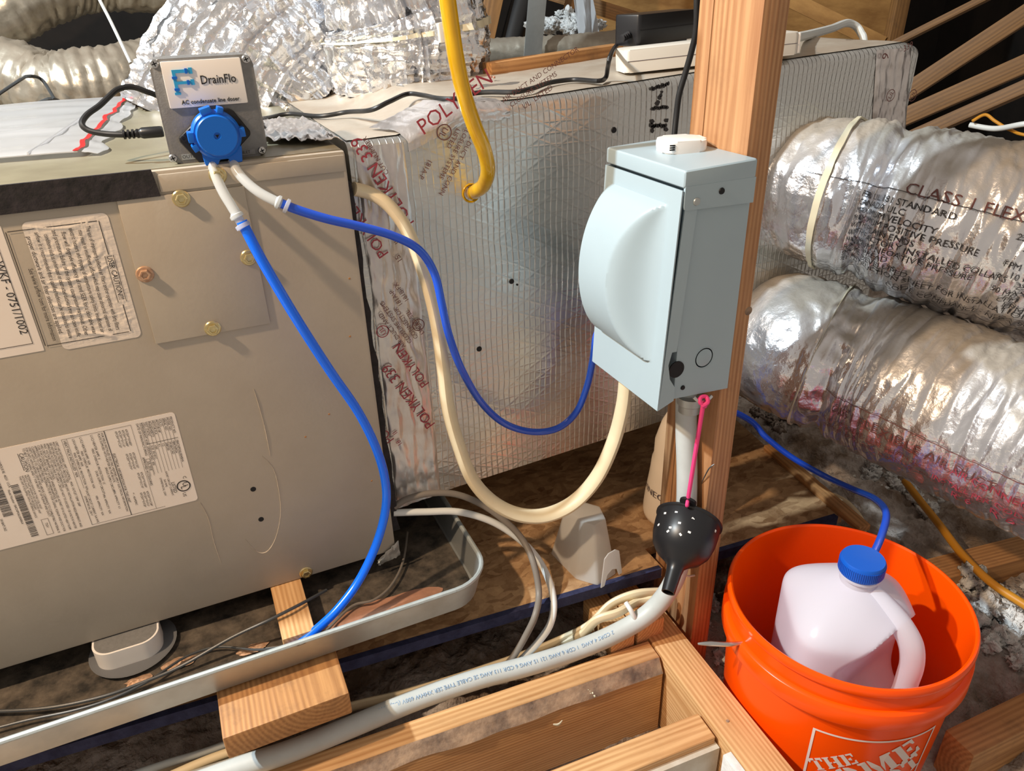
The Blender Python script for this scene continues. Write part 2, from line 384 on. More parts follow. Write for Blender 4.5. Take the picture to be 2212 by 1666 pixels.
# oriented strand board: overlapping wood flakes
def osb():
    m = bpy.data.materials.new('strand_board'); m.use_nodes = True
    nt = m.node_tree; b = nt.nodes['Principled BSDF']; N = nt.nodes.new; L = nt.links.new
    tc = N('ShaderNodeTexCoord'); nz = N('ShaderNodeTexNoise'); nz.inputs['Scale'].default_value = 14; L(tc.outputs['Object'], nz.inputs['Vector'])
    mx = N('ShaderNodeMix'); mx.data_type = 'VECTOR'; mx.inputs['Factor'].default_value = 0.05; L(tc.outputs['Object'], mx.inputs[4]); L(nz.outputs['Color'], mx.inputs[5])
    mp = N('ShaderNodeMapping'); mp.inputs['Scale'].default_value = (1, 2.2, 1); mp.inputs['Rotation'].default_value = (0, 0, 0.4); L(mx.outputs[1], mp.inputs['Vector'])
    vo = N('ShaderNodeTexVoronoi'); vo.inputs['Scale'].default_value = 58; L(mp.outputs['Vector'], vo.inputs['Vector'])
    sp = N('ShaderNodeSeparateColor'); L(vo.outputs['Color'], sp.inputs[0])
    n2 = N('ShaderNodeTexNoise'); n2.inputs['Scale'].default_value = 13; n2.inputs['Detail'].default_value = 12; n2.inputs['Roughness'].default_value = 0.75; L(tc.outputs['Object'], n2.inputs['Vector'])
    a = N('ShaderNodeMath'); a.operation = 'MULTIPLY_ADD'; L(sp.outputs[0], a.inputs[0]); a.inputs[1].default_value = 0.24; L(n2.outputs['Fac'], a.inputs[2])
    rp = N('ShaderNodeValToRGB'); e = rp.color_ramp.elements; e[0].position = 0.4; e[1].position = 0.95; e[0].color = (0.20, 0.095, 0.035, 1); e[1].color = (0.68, 0.44, 0.23, 1)
    L(a.outputs[0], rp.inputs['Fac']); L(rp.outputs['Color'], b.inputs['Base Color']); b.inputs['Roughness'].default_value = 0.75
    bp = N('ShaderNodeBump'); bp.inputs['Strength'].default_value = 0.5; bp.inputs['Distance'].default_value = 0.002; L(a.outputs[0], bp.inputs['Height']); L(bp.outputs['Normal'], b.inputs['Normal'])
    return m
MT['osb'] = osb()
# foil facing with reinforcing scrim: a raised net of threads under shiny foil
def scrim():
    m = bpy.data.materials.new('foil_scrim_facing'); m.use_nodes = True
    nt = m.node_tree; b = nt.nodes['Principled BSDF']; N = nt.nodes.new; L = nt.links.new
    tc = N('ShaderNodeTexCoord'); hs = []
    nz = N('ShaderNodeTexNoise'); nz.inputs['Scale'].default_value = 5; nz.inputs['Detail'].default_value = 3; L(tc.outputs['Object'], nz.inputs['Vector'])
    wob = N('ShaderNodeMix'); wob.data_type = 'VECTOR'; wob.inputs['Factor'].default_value = 0.02; L(tc.outputs['Object'], wob.inputs[4]); L(nz.outputs['Color'], wob.inputs[5])
    for rz, sc, wgt in ((0.0, 38.0, 1.0), (1.12, 16.0, 0.5), (-1.05, 13.0, 0.45), (1.5708, 22.0, 0.45)):
        mp = N('ShaderNodeMapping'); mp.inputs['Rotation'].default_value = (0, rz, 0); L(wob.outputs[1], mp.inputs['Vector'])
        wv = N('ShaderNodeTexWave'); wv.wave_type = 'BANDS'; wv.bands_direction = 'X'; wv.inputs['Scale'].default_value = sc; wv.inputs['Distortion'].default_value = 0.15; L(mp.outputs['Vector'], wv.inputs['Vector'])
        pw = N('ShaderNodeMath'); pw.operation = 'POWER'; L(wv.outputs['Fac'], pw.inputs[0]); pw.inputs[1].default_value = 14
        ml = N('ShaderNodeMath'); ml.operation = 'MULTIPLY'; L(pw.outputs[0], ml.inputs[0]); ml.inputs[1].default_value = wgt; hs.append(ml)
    acc = hs[0].outputs[0]
    for h in hs[1:]:
        mxm = N('ShaderNodeMath'); mxm.operation = 'MAXIMUM'; L(acc, mxm.inputs[0]); L(h.outputs[0], mxm.inputs[1]); acc = mxm.outputs[0]
    n2 = N('ShaderNodeTexNoise'); n2.inputs['Scale'].default_value = 12; n2.inputs['Detail'].default_value = 5; L(tc.outputs['Object'], n2.inputs['Vector'])
    ad = N('ShaderNodeMath'); ad.operation = 'MULTIPLY_ADD'; L(n2.outputs['Fac'], ad.inputs[0]); ad.inputs[1].default_value = 0.7; L(acc, ad.inputs[2])
    bp = N('ShaderNodeBump'); bp.inputs['Strength'].default_value = 0.45; bp.inputs['Distance'].default_value = 0.0012; L(ad.outputs[0], bp.inputs['Height']); L(bp.outputs['Normal'], b.inputs['Normal'])
    rp = N('ShaderNodeValToRGB'); e = rp.color_ramp.elements; e[0].color = (0.60, 0.61, 0.60, 1); e[1].color = (0.55, 0.54, 0.52, 1); e[0].position = 0.15; e[1].position = 0.9
    L(acc, rp.inputs['Fac']); L(rp.outputs['Color'], b.inputs['Base Color'])
    mr = N('ShaderNodeMapRange'); mr.inputs[1].default_value = 0.3; mr.inputs[2].default_value = 0.7; mr.inputs[3].default_value = 0.24; mr.inputs[4].default_value = 0.42
    L(n2.outputs['Fac'], mr.inputs[0]); L(mr.outputs[0], b.inputs['Roughness']); b.inputs['Metallic'].default_value = 0.9
    return m
MT['scrim'] = scrim()
# ------------------------------------------------------------------ setting: attic shell, floor, deck, insulation
structure('floor', box(-2.6, 4.55, -0.6, 3.6, -1.14, -1.11), MT['drywall'])
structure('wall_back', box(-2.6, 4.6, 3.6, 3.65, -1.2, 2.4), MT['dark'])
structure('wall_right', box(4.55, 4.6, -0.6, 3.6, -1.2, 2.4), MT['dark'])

ZD = -0.79                                            # top of the strand-board deck
dl = P(760, 1425, Z=ZD); dr = P(1640, 1165, Z=ZD); dc = P(1835, 1122, Z=ZD); db = P(1640, 950, Z=ZD)
deck_slope = (dr.y - dl.y) / (dr.x - dl.x)
deck_front = dl.copy()
def deck_y(x): return deck_front.y + deck_slope * (x - deck_front.x)
sx = (db.x - dc.x) / (db.y - dc.y)
deck_pts = [V((-1.3, deck_y(-1.3), ZD)), V((0.556, deck_y(0.556), ZD)), V((0.556, 0.768, ZD)), V((0.612, 0.768, ZD)), V((0.612, deck_y(0.612), ZD)),
            V((dc.x, deck_y(dc.x), ZD)), V((dc.x + sx * (2.2 - dc.y), 2.2, ZD)), V((-1.3, 2.2, ZD))]
deck = structure('floor_deck', prism(deck_pts, (0, 0, -0.016)), MT['osb'], label='strand-board attic deck under the air handler')
for x0, x1, nm in ((-1.3, 0.553, 'painted_edge'), (0.615, dc.x - 0.012, 'painted_edge')):
    pts = [V((x0, deck_y(x0) - 0.0025, ZD - 0.0165)), V((x1, deck_y(x1) - 0.0025, ZD - 0.0165)), V((x1, deck_y(x1) - 0.0025, ZD + 0.001)), V((x0, deck_y(x0) - 0.0025, ZD + 0.001))]
    obj(nm, prism(pts, (0, 0.009, 0)), MT['navy'], deck, label='navy blue painted edge')
board('deck_joist', (-1.3, deck_y(-1.3) + 0.42, -0.90), (0.54, deck_y(0.54) + 0.42, -0.90), (0, 0, 1), 0.038, 0.184, MT['pine_dark'], deck)
board('deck_joist', (0.63, deck_y(0.63) + 0.42, -0.90), (0.90, deck_y(0.9) + 0.42, -0.90), (0, 0, 1), 0.038, 0.184, MT['pine_dark'], deck)

def sstep(a, b, x):
    t = min(max((x - a) / (b - a), 0), 1); return t*t*(3 - 2*t)
def bed(u, v):
    x = -0.6 + u * 3.5; y = 0.02 + v * 1.75
    z = -0.975 + 0.06 * sstep(0.6, 1.1, x)
    z += 0.045 * sstep(0.60, 0.45, x) * sstep(0.66, 0.76, y)
    z -= 0.06 * sstep(0.60, 0.52, x) * sstep(0.66, 0.60, y)
    z += 0.030 * noise.noise(V((x*7, y*7, 1))) + 0.016 * noise.noise(V((x*22, y*22, 4))) + 0.011 * ridged(V((x*48, y*48, 2))) + 0.004 * noise.noise(V((x*130, y*130, 7)))
    return V((x, y, min(z, -0.815)))
bedo = obj('insulation_bed', surf(bed, 360, 190), MT['fluff'], None, smooth=180, kind='stuff')
tag(bedo, 'grey-brown blown fibre insulation lying between the joists', 'insulation')
# clean white tufts lying on the bed
def tuft_geo(c, r, n, seed, squash=0.6):
    rr = random.Random(seed); g = []
    for i in range(n):
        p = V((rr.gauss(0, 0.5), rr.gauss(0, 0.5), abs(rr.gauss(0, 0.3)) * squash)) * r + V(c)
        s = r * rr.uniform(0.08, 0.36); o = V((rr.random()*9, rr.random()*9, 0))
        def f(u, v, p=p, s=s, o=o):
            th = u*PI; ph = v*2*PI; d = V((math.sin(th)*math.cos(ph), math.sin(th)*math.sin(ph), math.cos(th)))
            k = s * (0.75 + 0.45 * noise.noise(d*1.8 + o) + 0.40 * noise.noise(d*5 + o) + 0.28 * noise.noise(d*11 + o)); return p + V((d.x, d.y, d.z*0.8)) * k
        g.append(surf(f, 16, 26, True))
    return join(*g)
for k, (u, v, z, r, n, lab) in enumerate((
        (2150, 1320, -0.905, 0.085, 26, 'white fibre tuft behind the orange bucket beside the orange cable'),
        (1955, 1065, -0.93, 0.085, 26, 'white fibre tuft under the lower foil duct behind the bucket'),
        (1905, 1010, -0.92, 0.05, 14, 'small white fibre tuft by the blue tubing near the deck corner'),
        (1700, 905, -0.90, 0.06, 12, 'greyish fibre tuft right of the post under the lower duct'),
        (1590, 1330, -0.96, 0.05, 14, 'white fibre tuft between the post and the orange bucket'),
        (1575, 1440, -0.97, 0.06, 18, 'white fibre tuft at the foot of the post by the header'),
        (2190, 1420, -0.93, 0.07, 16, 'white fibre tuft at the right edge above the short joist'))):
    o = obj('insulation_tuft', tuft_geo(P(u, v, Z=z), r, n, k), MT['fluff_white'] if k != 3 else MT['fluff'], None, smooth=180, kind='stuff')
    tag(o, lab, 'insulation')

# ------------------------------------------------------------------ timbers far behind
def plank(name, label, cat, a, b, up, w, h, m, group=None, bevel=0.002):
    o = board(name, a, b, up, w, h, m, None, bevel); return tag(o, label, cat, group)
fz = V((RX.z, RY.z, RZ.z))                            # horizontal-ish direction away from the viewer
for k, (a, b, w_, lab) in enumerate((
        ((1890, 116, 2.45), (2200, -40, 2.25), .020, 'uppermost and thinnest of the brown rafters right of the foil trunk'),
        ((1930, 218, 2.30), (2330, -44, 2.05), .050, 'second brown rafter down right of the foil trunk'),
        ((1900, 277, 2.25), (2330, 88, 2.0), .050, 'third brown rafter down right of the foil trunk'),
        ((1980, 292, 2.2), (2330, 138, 1.95), .036, 'lowest brown rafter just above the flexible duct'))):
    ra, rb_ = D(*a), D(*b); rd_ = (rb_ - ra).normalized()
    plank('rafter', lab, 'rafter', ra - rd_*.45, rb_ + rd_*1.3, (0.25, 0.1, 1), 0.038, w_, MT['rafter'], 'rafters on the right')
plank('sheathing_panel', 'orange-brown roof sheathing behind the end of the foil trunk', 'sheathing', D(1600, -340, 2.9), D(2010, -340, 2.9), (0, 0, 1), 0.012, 1.65, MT['sheath'])
plank('sheathing_panel', 'brown roof sheathing behind the black power adapter', 'sheathing', D(1270, -340, 3.0), D(1700, -340, 3.0), (0, 0, 1), 0.012, 1.70, MT['sheath'])
plank('truss_web', 'pale upright timber at the right end of the roof sheathing', 'timber', D(1925, 100, 2.6), D(2035, -420, 2.6), (1, 0, 0), 0.03, 0.058, MT['rafter'])
plank('truss_web', 'leaning brown timber left of the grey metal strap', 'timber', D(1040, 120, 2.2), D(1150, -380, 2.2), (1, -0.3, 0), 0.038, 0.055, MT['rafter'])
plank('truss_web', 'short brown timber above the white fibre behind the trunk', 'timber', D(1222, 45, 2.5), D(1330, -380, 2.5), (1, -0.3, 0), 0.03, 0.035, MT['rafter'])
plank('truss_web', 'dark slanting brace crossing the roof sheathing above the adapter', 'timber', D(1150, -28, 2.75), D(1480, 75, 2.75), (0, 0, 1), 0.03, 0.05, MT['rafter'])
plank('truss_web', 'orange slanting brace on the sheathing right of the post', 'timber', D(1700, -5, 2.6), D(1905, 95, 2.6), (0, 0, 1), 0.03, 0.05, MT['sheath'])
tag(obj('metal_strap', box(-0.024, 0.024, -0.002, 0.002, -0.11, 0.50, 0.0008), MT['galv'], None, frame(D(1156, 55, 1.9), (0.98, -0.1, -0.12), (0, 1, 0))),
    'wide grey metal strap leaning behind the foil trunk', 'strap')
tag(obj('flue_pipe', tube([D(1098, 115, 2.25), D(1118, 40, 2.25), D(1140, -40, 2.25), D(1230, -400, 2.25)], 0.034, 16), MT['black_rubber']), 'black blue-grey pipe between the leaning timber and strap', 'pipe')
tag(obj('plastic_sheet', shell(surf(lambda u, v: D(1238 + 42*v + 20*u, -12 + 130*u, 2.05) + fz*0.012*math.sin(v*9+u*3), 12, 10), 0.0006), MT['bag']), 'strip of clear plastic hanging behind the foil trunk', 'plastic sheet')
for k, (u, v, r, lab) in enumerate(((1225, 62, 0.075, 'white fibre heap behind the trunk beside the metal strap'), (1262, 100, 0.05, 'small white fibre heap low behind the trunk'))):
    o = obj('insulation_tuft', tuft_geo(D(u, v, 2.15), r*1.2, 46, 40+k), MT['fluff_white'], None, smooth=180, kind='stuff'); tag(o, lab, 'insulation')
plank('ledger_strip', 'flat wood strip lying along the rear of the foil trunk', 'timber', P(1052, 152, Z=-0.109), P(1335, 110, Z=-0.096), (0, 0, 1), 0.03, 0.022, MT['pine_dark'])

# ------------------------------------------------------------------ flexible ducts
def duct_fn(path, r, L, rib=0.0045, pitch=0.030, crinkle=0.004, sag=0.0, seed=0, gather=None, fold=0.0, up=None):
    c = spline(path, 14); fr = frames(c, up)
    cum = [0.0]
    for i in range(1, len(c)): cum.append(cum[-1] + (c[i]-c[i-1]).length)
    tot = cum[-1]
    def f(u, v, eps=0.0):
        s = u * (len(c) - 1); i = min(int(s), len(c) - 2); t = s - i
        p = c[i].lerp(c[i+1], t); n = fr[i][1].lerp(fr[i+1][1], t).normalized(); b = fr[i][2].lerp(fr[i+1][2], t).normalized()
        d = cum[i] + (cum[i+1]-cum[i]) * t; a = v * 2 * PI
        e = n*math.cos(a) + b*math.sin(a)
        rr = lerp_list(r, d / tot)
        q = e * 0.12 + V((d, seed*3.1, seed))
        w = noise.noise(q * 9)
        rr += rib * (abs(math.sin(PI * (d / pitch + v + 0.35*w))) ** 0.6 - 0.6) * (0.6 + 0.6*noise.noise(q*5 + V((9, 0, 0))))
        rr += crinkle * (noise.noise(q*28) + 0.8*ridged(V((d*75, math.cos(a)*2.4 + seed, math.sin(a)*2.4 + 2*w))) + 0.4*noise.noise(V((d*150, math.cos(a)*7, math.sin(a)*7))) - 0.4)
        if fold:
            fq = V((math.cos(a)*3.0, math.sin(a)*3.0, d*1.6 + seed))
            rr += fold * (ridged(fq*2.0) + 0.6*ridged(fq*4.3 + V((3, 1, 0)))  + 0.35*noise.noise(fq*9) - 0.6)
        if gather:
            for gd, gw, ga in gather: rr -= ga * math.exp(-((d - gd) / gw) ** 2) * (1 + 0.25 * math.sin(a * 17 + 3*w))
        return p + e * (rr + eps)
    f.total = tot; f.r = r
    return f
def duct(name, f, nl, nc, m, parent):
    vs, fs = surf(f, nl, nc, True); return obj(name, (vs, fs), m, parent, smooth=60)
def band(f, u0, v0, v1, hw, h, nc=40):
    """a flat tie lying round a duct at u0"""
    vs = []; fs = []
    for j in range(nc + 1):
        v = v0 + (v1 - v0)*j/nc; du = hw / f.total
        ring = [f(u0-du, v, 0.001), f(u0-du, v, h), f(u0+du, v, h), f(u0+du, v, 0.001)]; vs += ring
    for j in range(nc):
        for k in range(4): q = (k+1) % 4; fs.append((4*j+k, 4*j+q, 4*j+4+q, 4*j+4+k))
    return recalc((vs, fs))
# upper right duct
pu = [P(1745, 405, Y=0.90), D(1800, 418, 1.155), D(1900, 440, 1.125), D(2050, 480, 1.08), D(2212, 522, 1.045), D(2450, 585, 1.0), D(2800, 700, .93)]
fu = duct_fn(pu, [0.104, 0.119, 0.122, 0.123, 0.123, 0.123], 0, rib=0.006, crinkle=0.0035, seed=1, gather=[(0.118, 0.014, 0.014)], up=(0, 0, 1))
t = thing('flexible_duct', 'upper silver flexible duct with black printing leaving the trunk side', 'duct', P(1745, 405, Y=0.90))
duct_upper = t
duct('jacket', fu, 400, 120, MT['foil_duct'], t)
# lower right duct
pl = [P(1660, 735, Y=0.93), D(1710, 745, 1.235), D(1790, 775, 1.20), D(1900, 815, 1.16), D(2050, 880, 1.09), D(2212, 950, 1.03), D(2450, 1050, 0.95), D(2800, 1230, .86)]
fl = duct_fn(pl, [0.106, 0.117, 0.121, 0.122, 0.122, 0.122], 0, rib=0.0055, crinkle=0.003, seed=2, gather=[(0.195, 0.014, 0.012)], up=(0, 0, 1))
t2 = thing('flexible_duct', 'lower silver flexible duct with pinkish underside passing behind the bucket', 'duct', P(1660, 735, Y=0.93))
duct('jacket', fl, 400, 120, MT['foil_duct'], t2)
def find_u(f, d): return d / f.total
obj('cable_tie', band(fu, find_u(fu, 0.118), 0.0, 1.0, 0.004, 0.004, 90), MT['tie'], t, label='ivory nylon tie')
obj('cable_tie', band(fl, find_u(fl, 0.195), 0.0, 1.0, 0.004, 0.004, 90), MT['tie'], t2, label='ivory nylon tie')
# printing wrapped on a duct: pixel -> nearest (u, v) on the duct by search
def to_screen(p):
    c = V((RX.x*p.x + RY.x*p.y + RZ.x*p.z, RX.y*p.x + RY.y*p.y + RZ.y*p.z, RX.z*p.x + RY.z*p.y + RZ.z*p.z))
    return c.x / c.z * F + 1106, c.y / c.z * F + 833, c.z
def find_uv(f, px, py):
    best = None
    for i in range(0, 121):
        for j in range(0, 90):
            a, b, z = to_screen(f(i/120, j/90)); e = (a-px)**2 + (b-py)**2 + (1e7 if 0 else 0)
            if e < 3000:
                if best is None or e + z*4000 < best[0]: best = (e + z*4000, i/120, j/90)
    return best[1], best[2]
def wrap_map(f, px, py, r, flip=1, eps=0.0022):
    """x runs along the duct, y round it, from the surface point seen at a pixel"""
    u0, v0 = find_uv(f, px, py)
    a0 = V(to_screen(f(u0, v0))[:2] + (0,)); a1 = V(to_screen(f(u0, (v0 + 0.02) % 1))[:2] + (0,))
    sg = -1 if a1.y > a0.y else 1
    return lambda x, y: f(u0 + x / f.total, v0 + sg * y / (2*PI*r), eps)
S = 0.0125
wm = wrap_map(fu, 1955, 415, 0.122)
lettering('lettering', [T2('CLASS 1 FLEXIBLE AIR DUCT', 0, 0, 0.022)], wm, MT['ink_brown'], t)
wm = wrap_map(fu, 1862, 430, 0.122)
its = []
for k, s in enumerate(('PER UL 181 STANDARD', 'CANADA ULC', 'MAXIMUM VELOCITY', 'MAXIMUM POSITIVE PRESSURE', 'WITH PLAIN ENDS', 'WITH FACTORY INSTALLED COLLARS', 'MAXIMUM NEGATIVE PRESSURE',
                       'FLAME SPREAD', 'SMOKE DEVELOPED', 'SEE INSTRUCTION SHEET FOR INSTALLATION')):
    its.append(T2(s, 0.000 - 0.0005*k, -0.0118*k, 0.0125))
its.append(T2('CODE COMPLIANCE - NFPA 90A 90B', 0.085, -0.0118*10.6, 0.0125))
its += [rect2(-0.09, -0.0118*11.6, 0.34, -0.0118*11.6 + 0.0012, 60), rect2(-0.09, 0.018, 0.34, 0.019, 60)]
for k in range(9): its.append(T2(('25  AT 4 INCHES', '50 MAX', 'CFM  AT 0.2 W.G.', 'FPM 4000', '10 IN W.G.')[k % 5], 0.20 + 0.012*(k % 3), -0.0118*k - 0.004, 0.0115))
lettering('lettering', its, wm, MT['ink'], t)
wm = wrap_map(fl, 1795, 885, 0.122)
lettering('lettering', [T2('CLASS 1 FLEXIBLE AIR DUCT', 0, 0, 0.021), rect2(-0.03, 0.028, 0.42, 0.0292, 60), T2('UL 181   FLAME SPREAD LESS THAN 25', -0.02, -0.02, 0.011), T2('SMOKE DEVELOPED LESS THAN 50   REFER TO SHEET', -0.01, -0.034, 0.011)], wm, MT['ink_brown'], t2)
wm = wrap_map(fl, 2060, 1010, 0.122)
lettering('lettering', [T2('AIR CONNECTOR  R 6', 0, -0.012, 0.016), T2('INSTALL PER CODE  R 6  INSULATED FLEXIBLE DUCT', -0.02, -0.034, 0.014), T2('R 6   R 6   R 6', 0.01, -0.055, 0.022)], wm, MT['ink_red'], t2, label='red printing')

# foil-wrapped take-offs on top of the trunk
b0 = P(512, 235, Y=1.44)
pb = [b0 + V((-.02, 0, -.06)), P(560, 165, Y=1.45), P(645, 80, Y=1.46), P(728, -10, Y=1.48), P(850, -160, Y=1.52), P(990, -360, Y=1.6)]
fb = duct_fn(pb, [0.168, 0.160, 0.150, 0.142, 0.134, 0.126], 0, rib=0.003, crinkle=0.006, seed=5, fold=0.018, up=(0, -1, 0))
tA = thing('foil_wrapped_duct', 'large bright crinkled foil duct rising from the trunk top behind the small grey box', 'duct', b0)
duct('foil_wrap', fb, 170, 190, MT['foil'], tA)
c1 = P(915, 176, Z=-0.118) + V((0.015, 0.115, 0))
pc = [c1 + V((0, 0, -0.02)), c1 + V((0.0, 0.0, 0.03)), c1 + V((0, 0, 0.062)), c1 + V((-0.005, 0, 0.095)), c1 + V((-0.012, 0.0, 0.115)), c1 + V((-0.02, 0.01, 0.16)), c1 + V((-0.03, 0.03, 0.25)), c1 + V((-0.04, 0.06, 0.4))]
fc = duct_fn(pc, [0.116, 0.125, 0.118, 0.094, 0.070, 0.076, 0.086, 0.09, 0.09], 0, rib=0.0, crinkle=0.006, seed=8, fold=0.013, up=(0, -1, 0))
tB = thing('foil_wrapped_duct', 'squat foil-wrapped collar with an ivory tie beside the amber tube', 'duct', c1)
duct('foil_wrap', fc, 120, 170, MT['foil'], tB)
obj('cable_tie', band(fc, find_u(fc, 0.128), 0.0, 1.0, 0.006, 0.004, 70), MT['tie'], tB, label='tan nylon tie')
tb = D(905, 44, 1.42); obj('tie_head', rbox(0.022, 0.03, 0.026, 0.003, 0.002), MT['white_warm'], tB, frame(fc(find_u(fc, 0.128), 0.02, 0.006), (1, 0, 0.1), (0, 1, 0)))
obj('torn_fibre', tuft_geo(D(985, 62, 1.43), 0.035, 12, 77), MT['fluff_pink'], tB, smooth=180, label='pink fibre showing at a tear', kind='stuff')

# dull flexible ducts in the dark on the left
for path, r, lab in (([D(-140, 140, 2.0), D(20, 160, 2.0), D(110, 190, 2.0), D(200, 180, 2.02), D(300, 165, 2.08), D(420, 130, 2.2)], 0.088, 'dusty tan flexible duct left of the bright foil duct'),
                     ([D(-160, 75, 2.2), D(-20, 30, 2.2), D(80, -20, 2.25), D(190, -50, 2.35), D(330, -45, 2.45), D(520, -40, 2.6)], 0.098, 'dusty flexible duct in the upper left corner')):
    f = duct_fn(path, r, 0, rib=0.008, pitch=0.03, crinkle=0.005, seed=r*50)
    o = duct('flexible_duct', f, 110, 60, MT['foil_old'], None); tag(o, lab, 'duct')
f = duct_fn([D(985, 118, 2.0), D(1130, 112, 2.0), D(1260, 104, 2.0), D(1400, 92, 2.05)], 0.036, 0, rib=0.004, pitch=0.02, crinkle=0.003, seed=4)
tag(duct('flexible_duct', f, 70, 30, MT['foil_old'], None), 'thin dusty duct lying behind the wood strip', 'duct')
tag(obj('hanging_cord', tube([D(60, -330, 1.62), D(196, -40, 1.62), D(240, 48, 1.62), D(282, 136, 1.62)], 0.0035, 8), MT['white_cable']), 'thin pale green-white cord hanging at the upper left', 'cord')
for k, pts in enumerate((((-20, 215), (40, 175), (60, 165), (90, 172), (118, 215)), ((-20, 250), (60, 232), (105, 214), (130, 222), (110, 246)))):
    tag(obj('loose_wire', tube([D(a, b, 1.78 + 0.05*(i % 2)) for i, (a, b) in enumerate(pts)], 0.004, 8), MT['wire']), ('thin dark wire looping before the dusty tan duct', 'thin dark wire curling behind the air handler top')[k], 'wire')
# ------------------------------------------------------------------ air handler
YF = 0.85; HX = 0.1795; HT = -0.1512; HB = -0.713
ah = thing('air_handler', 'large taupe sheet-metal air handler cabinet lying on its side over the drain pan', 'air handler', (-0.35, 1.15, HB))
obj('cabinet', box(-0.95, HX, YF, 1.46, HB, HT, 0.004, 2), MT['cabinet'], ah)
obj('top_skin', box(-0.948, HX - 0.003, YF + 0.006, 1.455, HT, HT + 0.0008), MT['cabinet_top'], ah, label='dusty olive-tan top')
def FQ(u, v, eps=0.0): return P(u, v, Y=YF - eps)
# foam tape over the front top edge
te = FQ(340, 423); tp = FQ(328, 364)
obj('foam_tape', prism([V((-0.948, YF - 0.0035, te.z - 0.002)), V((te.x + 0.003, YF - 0.0035, te.z)), V((te.x, YF - 0.0035, HT + 0.002)), V((-0.948, YF - 0.0035, HT + 0.002))], (0, 0.0034, 0)), MT['blackfoam'], ah, label='black foam tape')
obj('panel_fold', box(te.x + 0.004, HX - 0.002, YF - 0.0022, YF - 0.0002, FQ(470, 401).z, HT - 0.004, 0.001), MT['cabinet'], ah)
# access plate
ap = [FQ(250, 437), FQ(526, 397), FQ(583, 697), FQ(339, 742)]
x0 = (ap[0].x + ap[3].x) / 2; x1 = (ap[1].x + ap[2].x) / 2; z1 = (ap[0].z + ap[1].z) / 2; z0 = (ap[2].z + ap[3].z) / 2
obj('access_plate', box(x0, x1, YF - 0.0024, YF - 0.0002, z0, z1, 0.0007), MT['cabinet'], ah)
def hexscrew(u, v, m, off, lab=None, r=0.0088):
    c = FQ(u, v); ax = frame((c.x, YF - off, c.z), (1, 0, 0), (0, 0, 1)) @ M.Rotation(0, 4, 'Z')     # local z points out of the panel (-Y)
    fl_ = lathe([(0, 0), (r, 0), (r*1.02, 0.0006), (r*0.9, 0.0016), (r*0.72, 0.0018), (0, 0.0018)], 24, ax)
    hx = lathe([(0, 0.001), (r*0.70, 0.001), (r*0.70, 0.0052), (r*0.60, 0.0060), (r*0.42, 0.0060), (r*0.36, 0.0046), (0, 0.0044)], 6, ax)
    bm = recalc(join(fl_)); s = obj('screw', bm, m, ah, label=lab)
    obj('screw_head', recalc(hx), m, s, smooth=20)
hexscrew(391, 428, MT['brass'], 0.0024); hexscrew(537, 555, MT['brass'], 0.0024); hexscrew(459, 708, MT['brass'], 0.0024)
hexscrew(313, 591, MT['rust'], 0.0024, 'rusty pinkish screw'); hexscrew(470, 378, MT['brass'], 0.0022); hexscrew(661, 1237, MT['brass'], 0.0)
for u, v, r in ((547, 1057, .0034), (564, 1122, .0034)):
    c = FQ(u, v); obj('screw_hole', recalc(lathe([(0, 0), (r, 0), (r, 0.0004), (0, 0.0004)], 20, frame((c.x, YF, c.z), (1, 0, 0), (0, 0, 1)))), MT['hole'], ah, label='small dark empty hole')
for u, v in ((660, 944), (755, 602), (756, 727), (711, 895), (803, 1039)):
    c = FQ(u, v); obj('paint_chip', recalc(lathe([(0, 0), (0.0014, 0), (0.0012, 0.0003), (0, 0.0003)], 8, frame((c.x, YF, c.z), (1, 0, 0), (0, 0, 1)))), MT['pine_dark'], ah)
for k, pts in enumerate((((566, 985), (590, 1012), (602, 1058), (606, 1110), (596, 1160), (578, 1190), (556, 1192), (530, 1165)), ((548, 840), (560, 880), (572, 925), (584, 985)), ((432, 1085), (450, 1120), (462, 1170), (478, 1218)))):
    obj('scuff_mark', tube([FQ(a, b, .0001) for a, b in pts], [.0004, .0011, .0007, .0012, .0004], 6, 6, .35, (0, -1, 0)), MT['scuff'], ah, label='pale dusty scuff')
# gasket along the right edge, torn flange at the lower corner
gp = []
rg = random.Random(3)
for k in range(23):
    t = k / 22; z = FQ(757, 400).z + (FQ(856, 1158).z - FQ(757, 400).z) * t
    gp.append((HX + 0.004 + 0.0045 * rg.random() + 0.005 * t, z))
vs = []
for x, z in gp: vs += [V((HX + 0.0003, YF + 0.012, z)), V((x, YF + 0.012, z)), V((x, YF + 0.030, z)), V((HX + 0.0003, YF + 0.030, z))]
fs = [(4*i+a, 4*i+(a+1) % 4, 4*i+4+(a+1) % 4, 4*i+4+a) for i in range(22) for a in range(4)] + [(0, 1, 2, 3), (88, 91, 90, 89)]
obj('edge_gasket', recalc((vs, fs)), MT['blackfoam'], ah, label='ragged black gasket strip')
def torn(u, v):
    a = FQ(815, 1212) + (FQ(862, 1190) - FQ(815, 1212)) * u; z = 0.018 * v * (0.5 + u) 
    return a + V((0.002*noise.noise(V((u*9, v*9, 0))), -0.0025 - 0.004*abs(noise.noise(V((u*7, v*5, 3)))), -0.006 + z + 0.003*noise.noise(V((u*8, v*3, 8)))))
obj('torn_flange', shell(surf(torn, 16, 7), 0.0006), MT['galv'], ah, label='bent bare-metal corner')
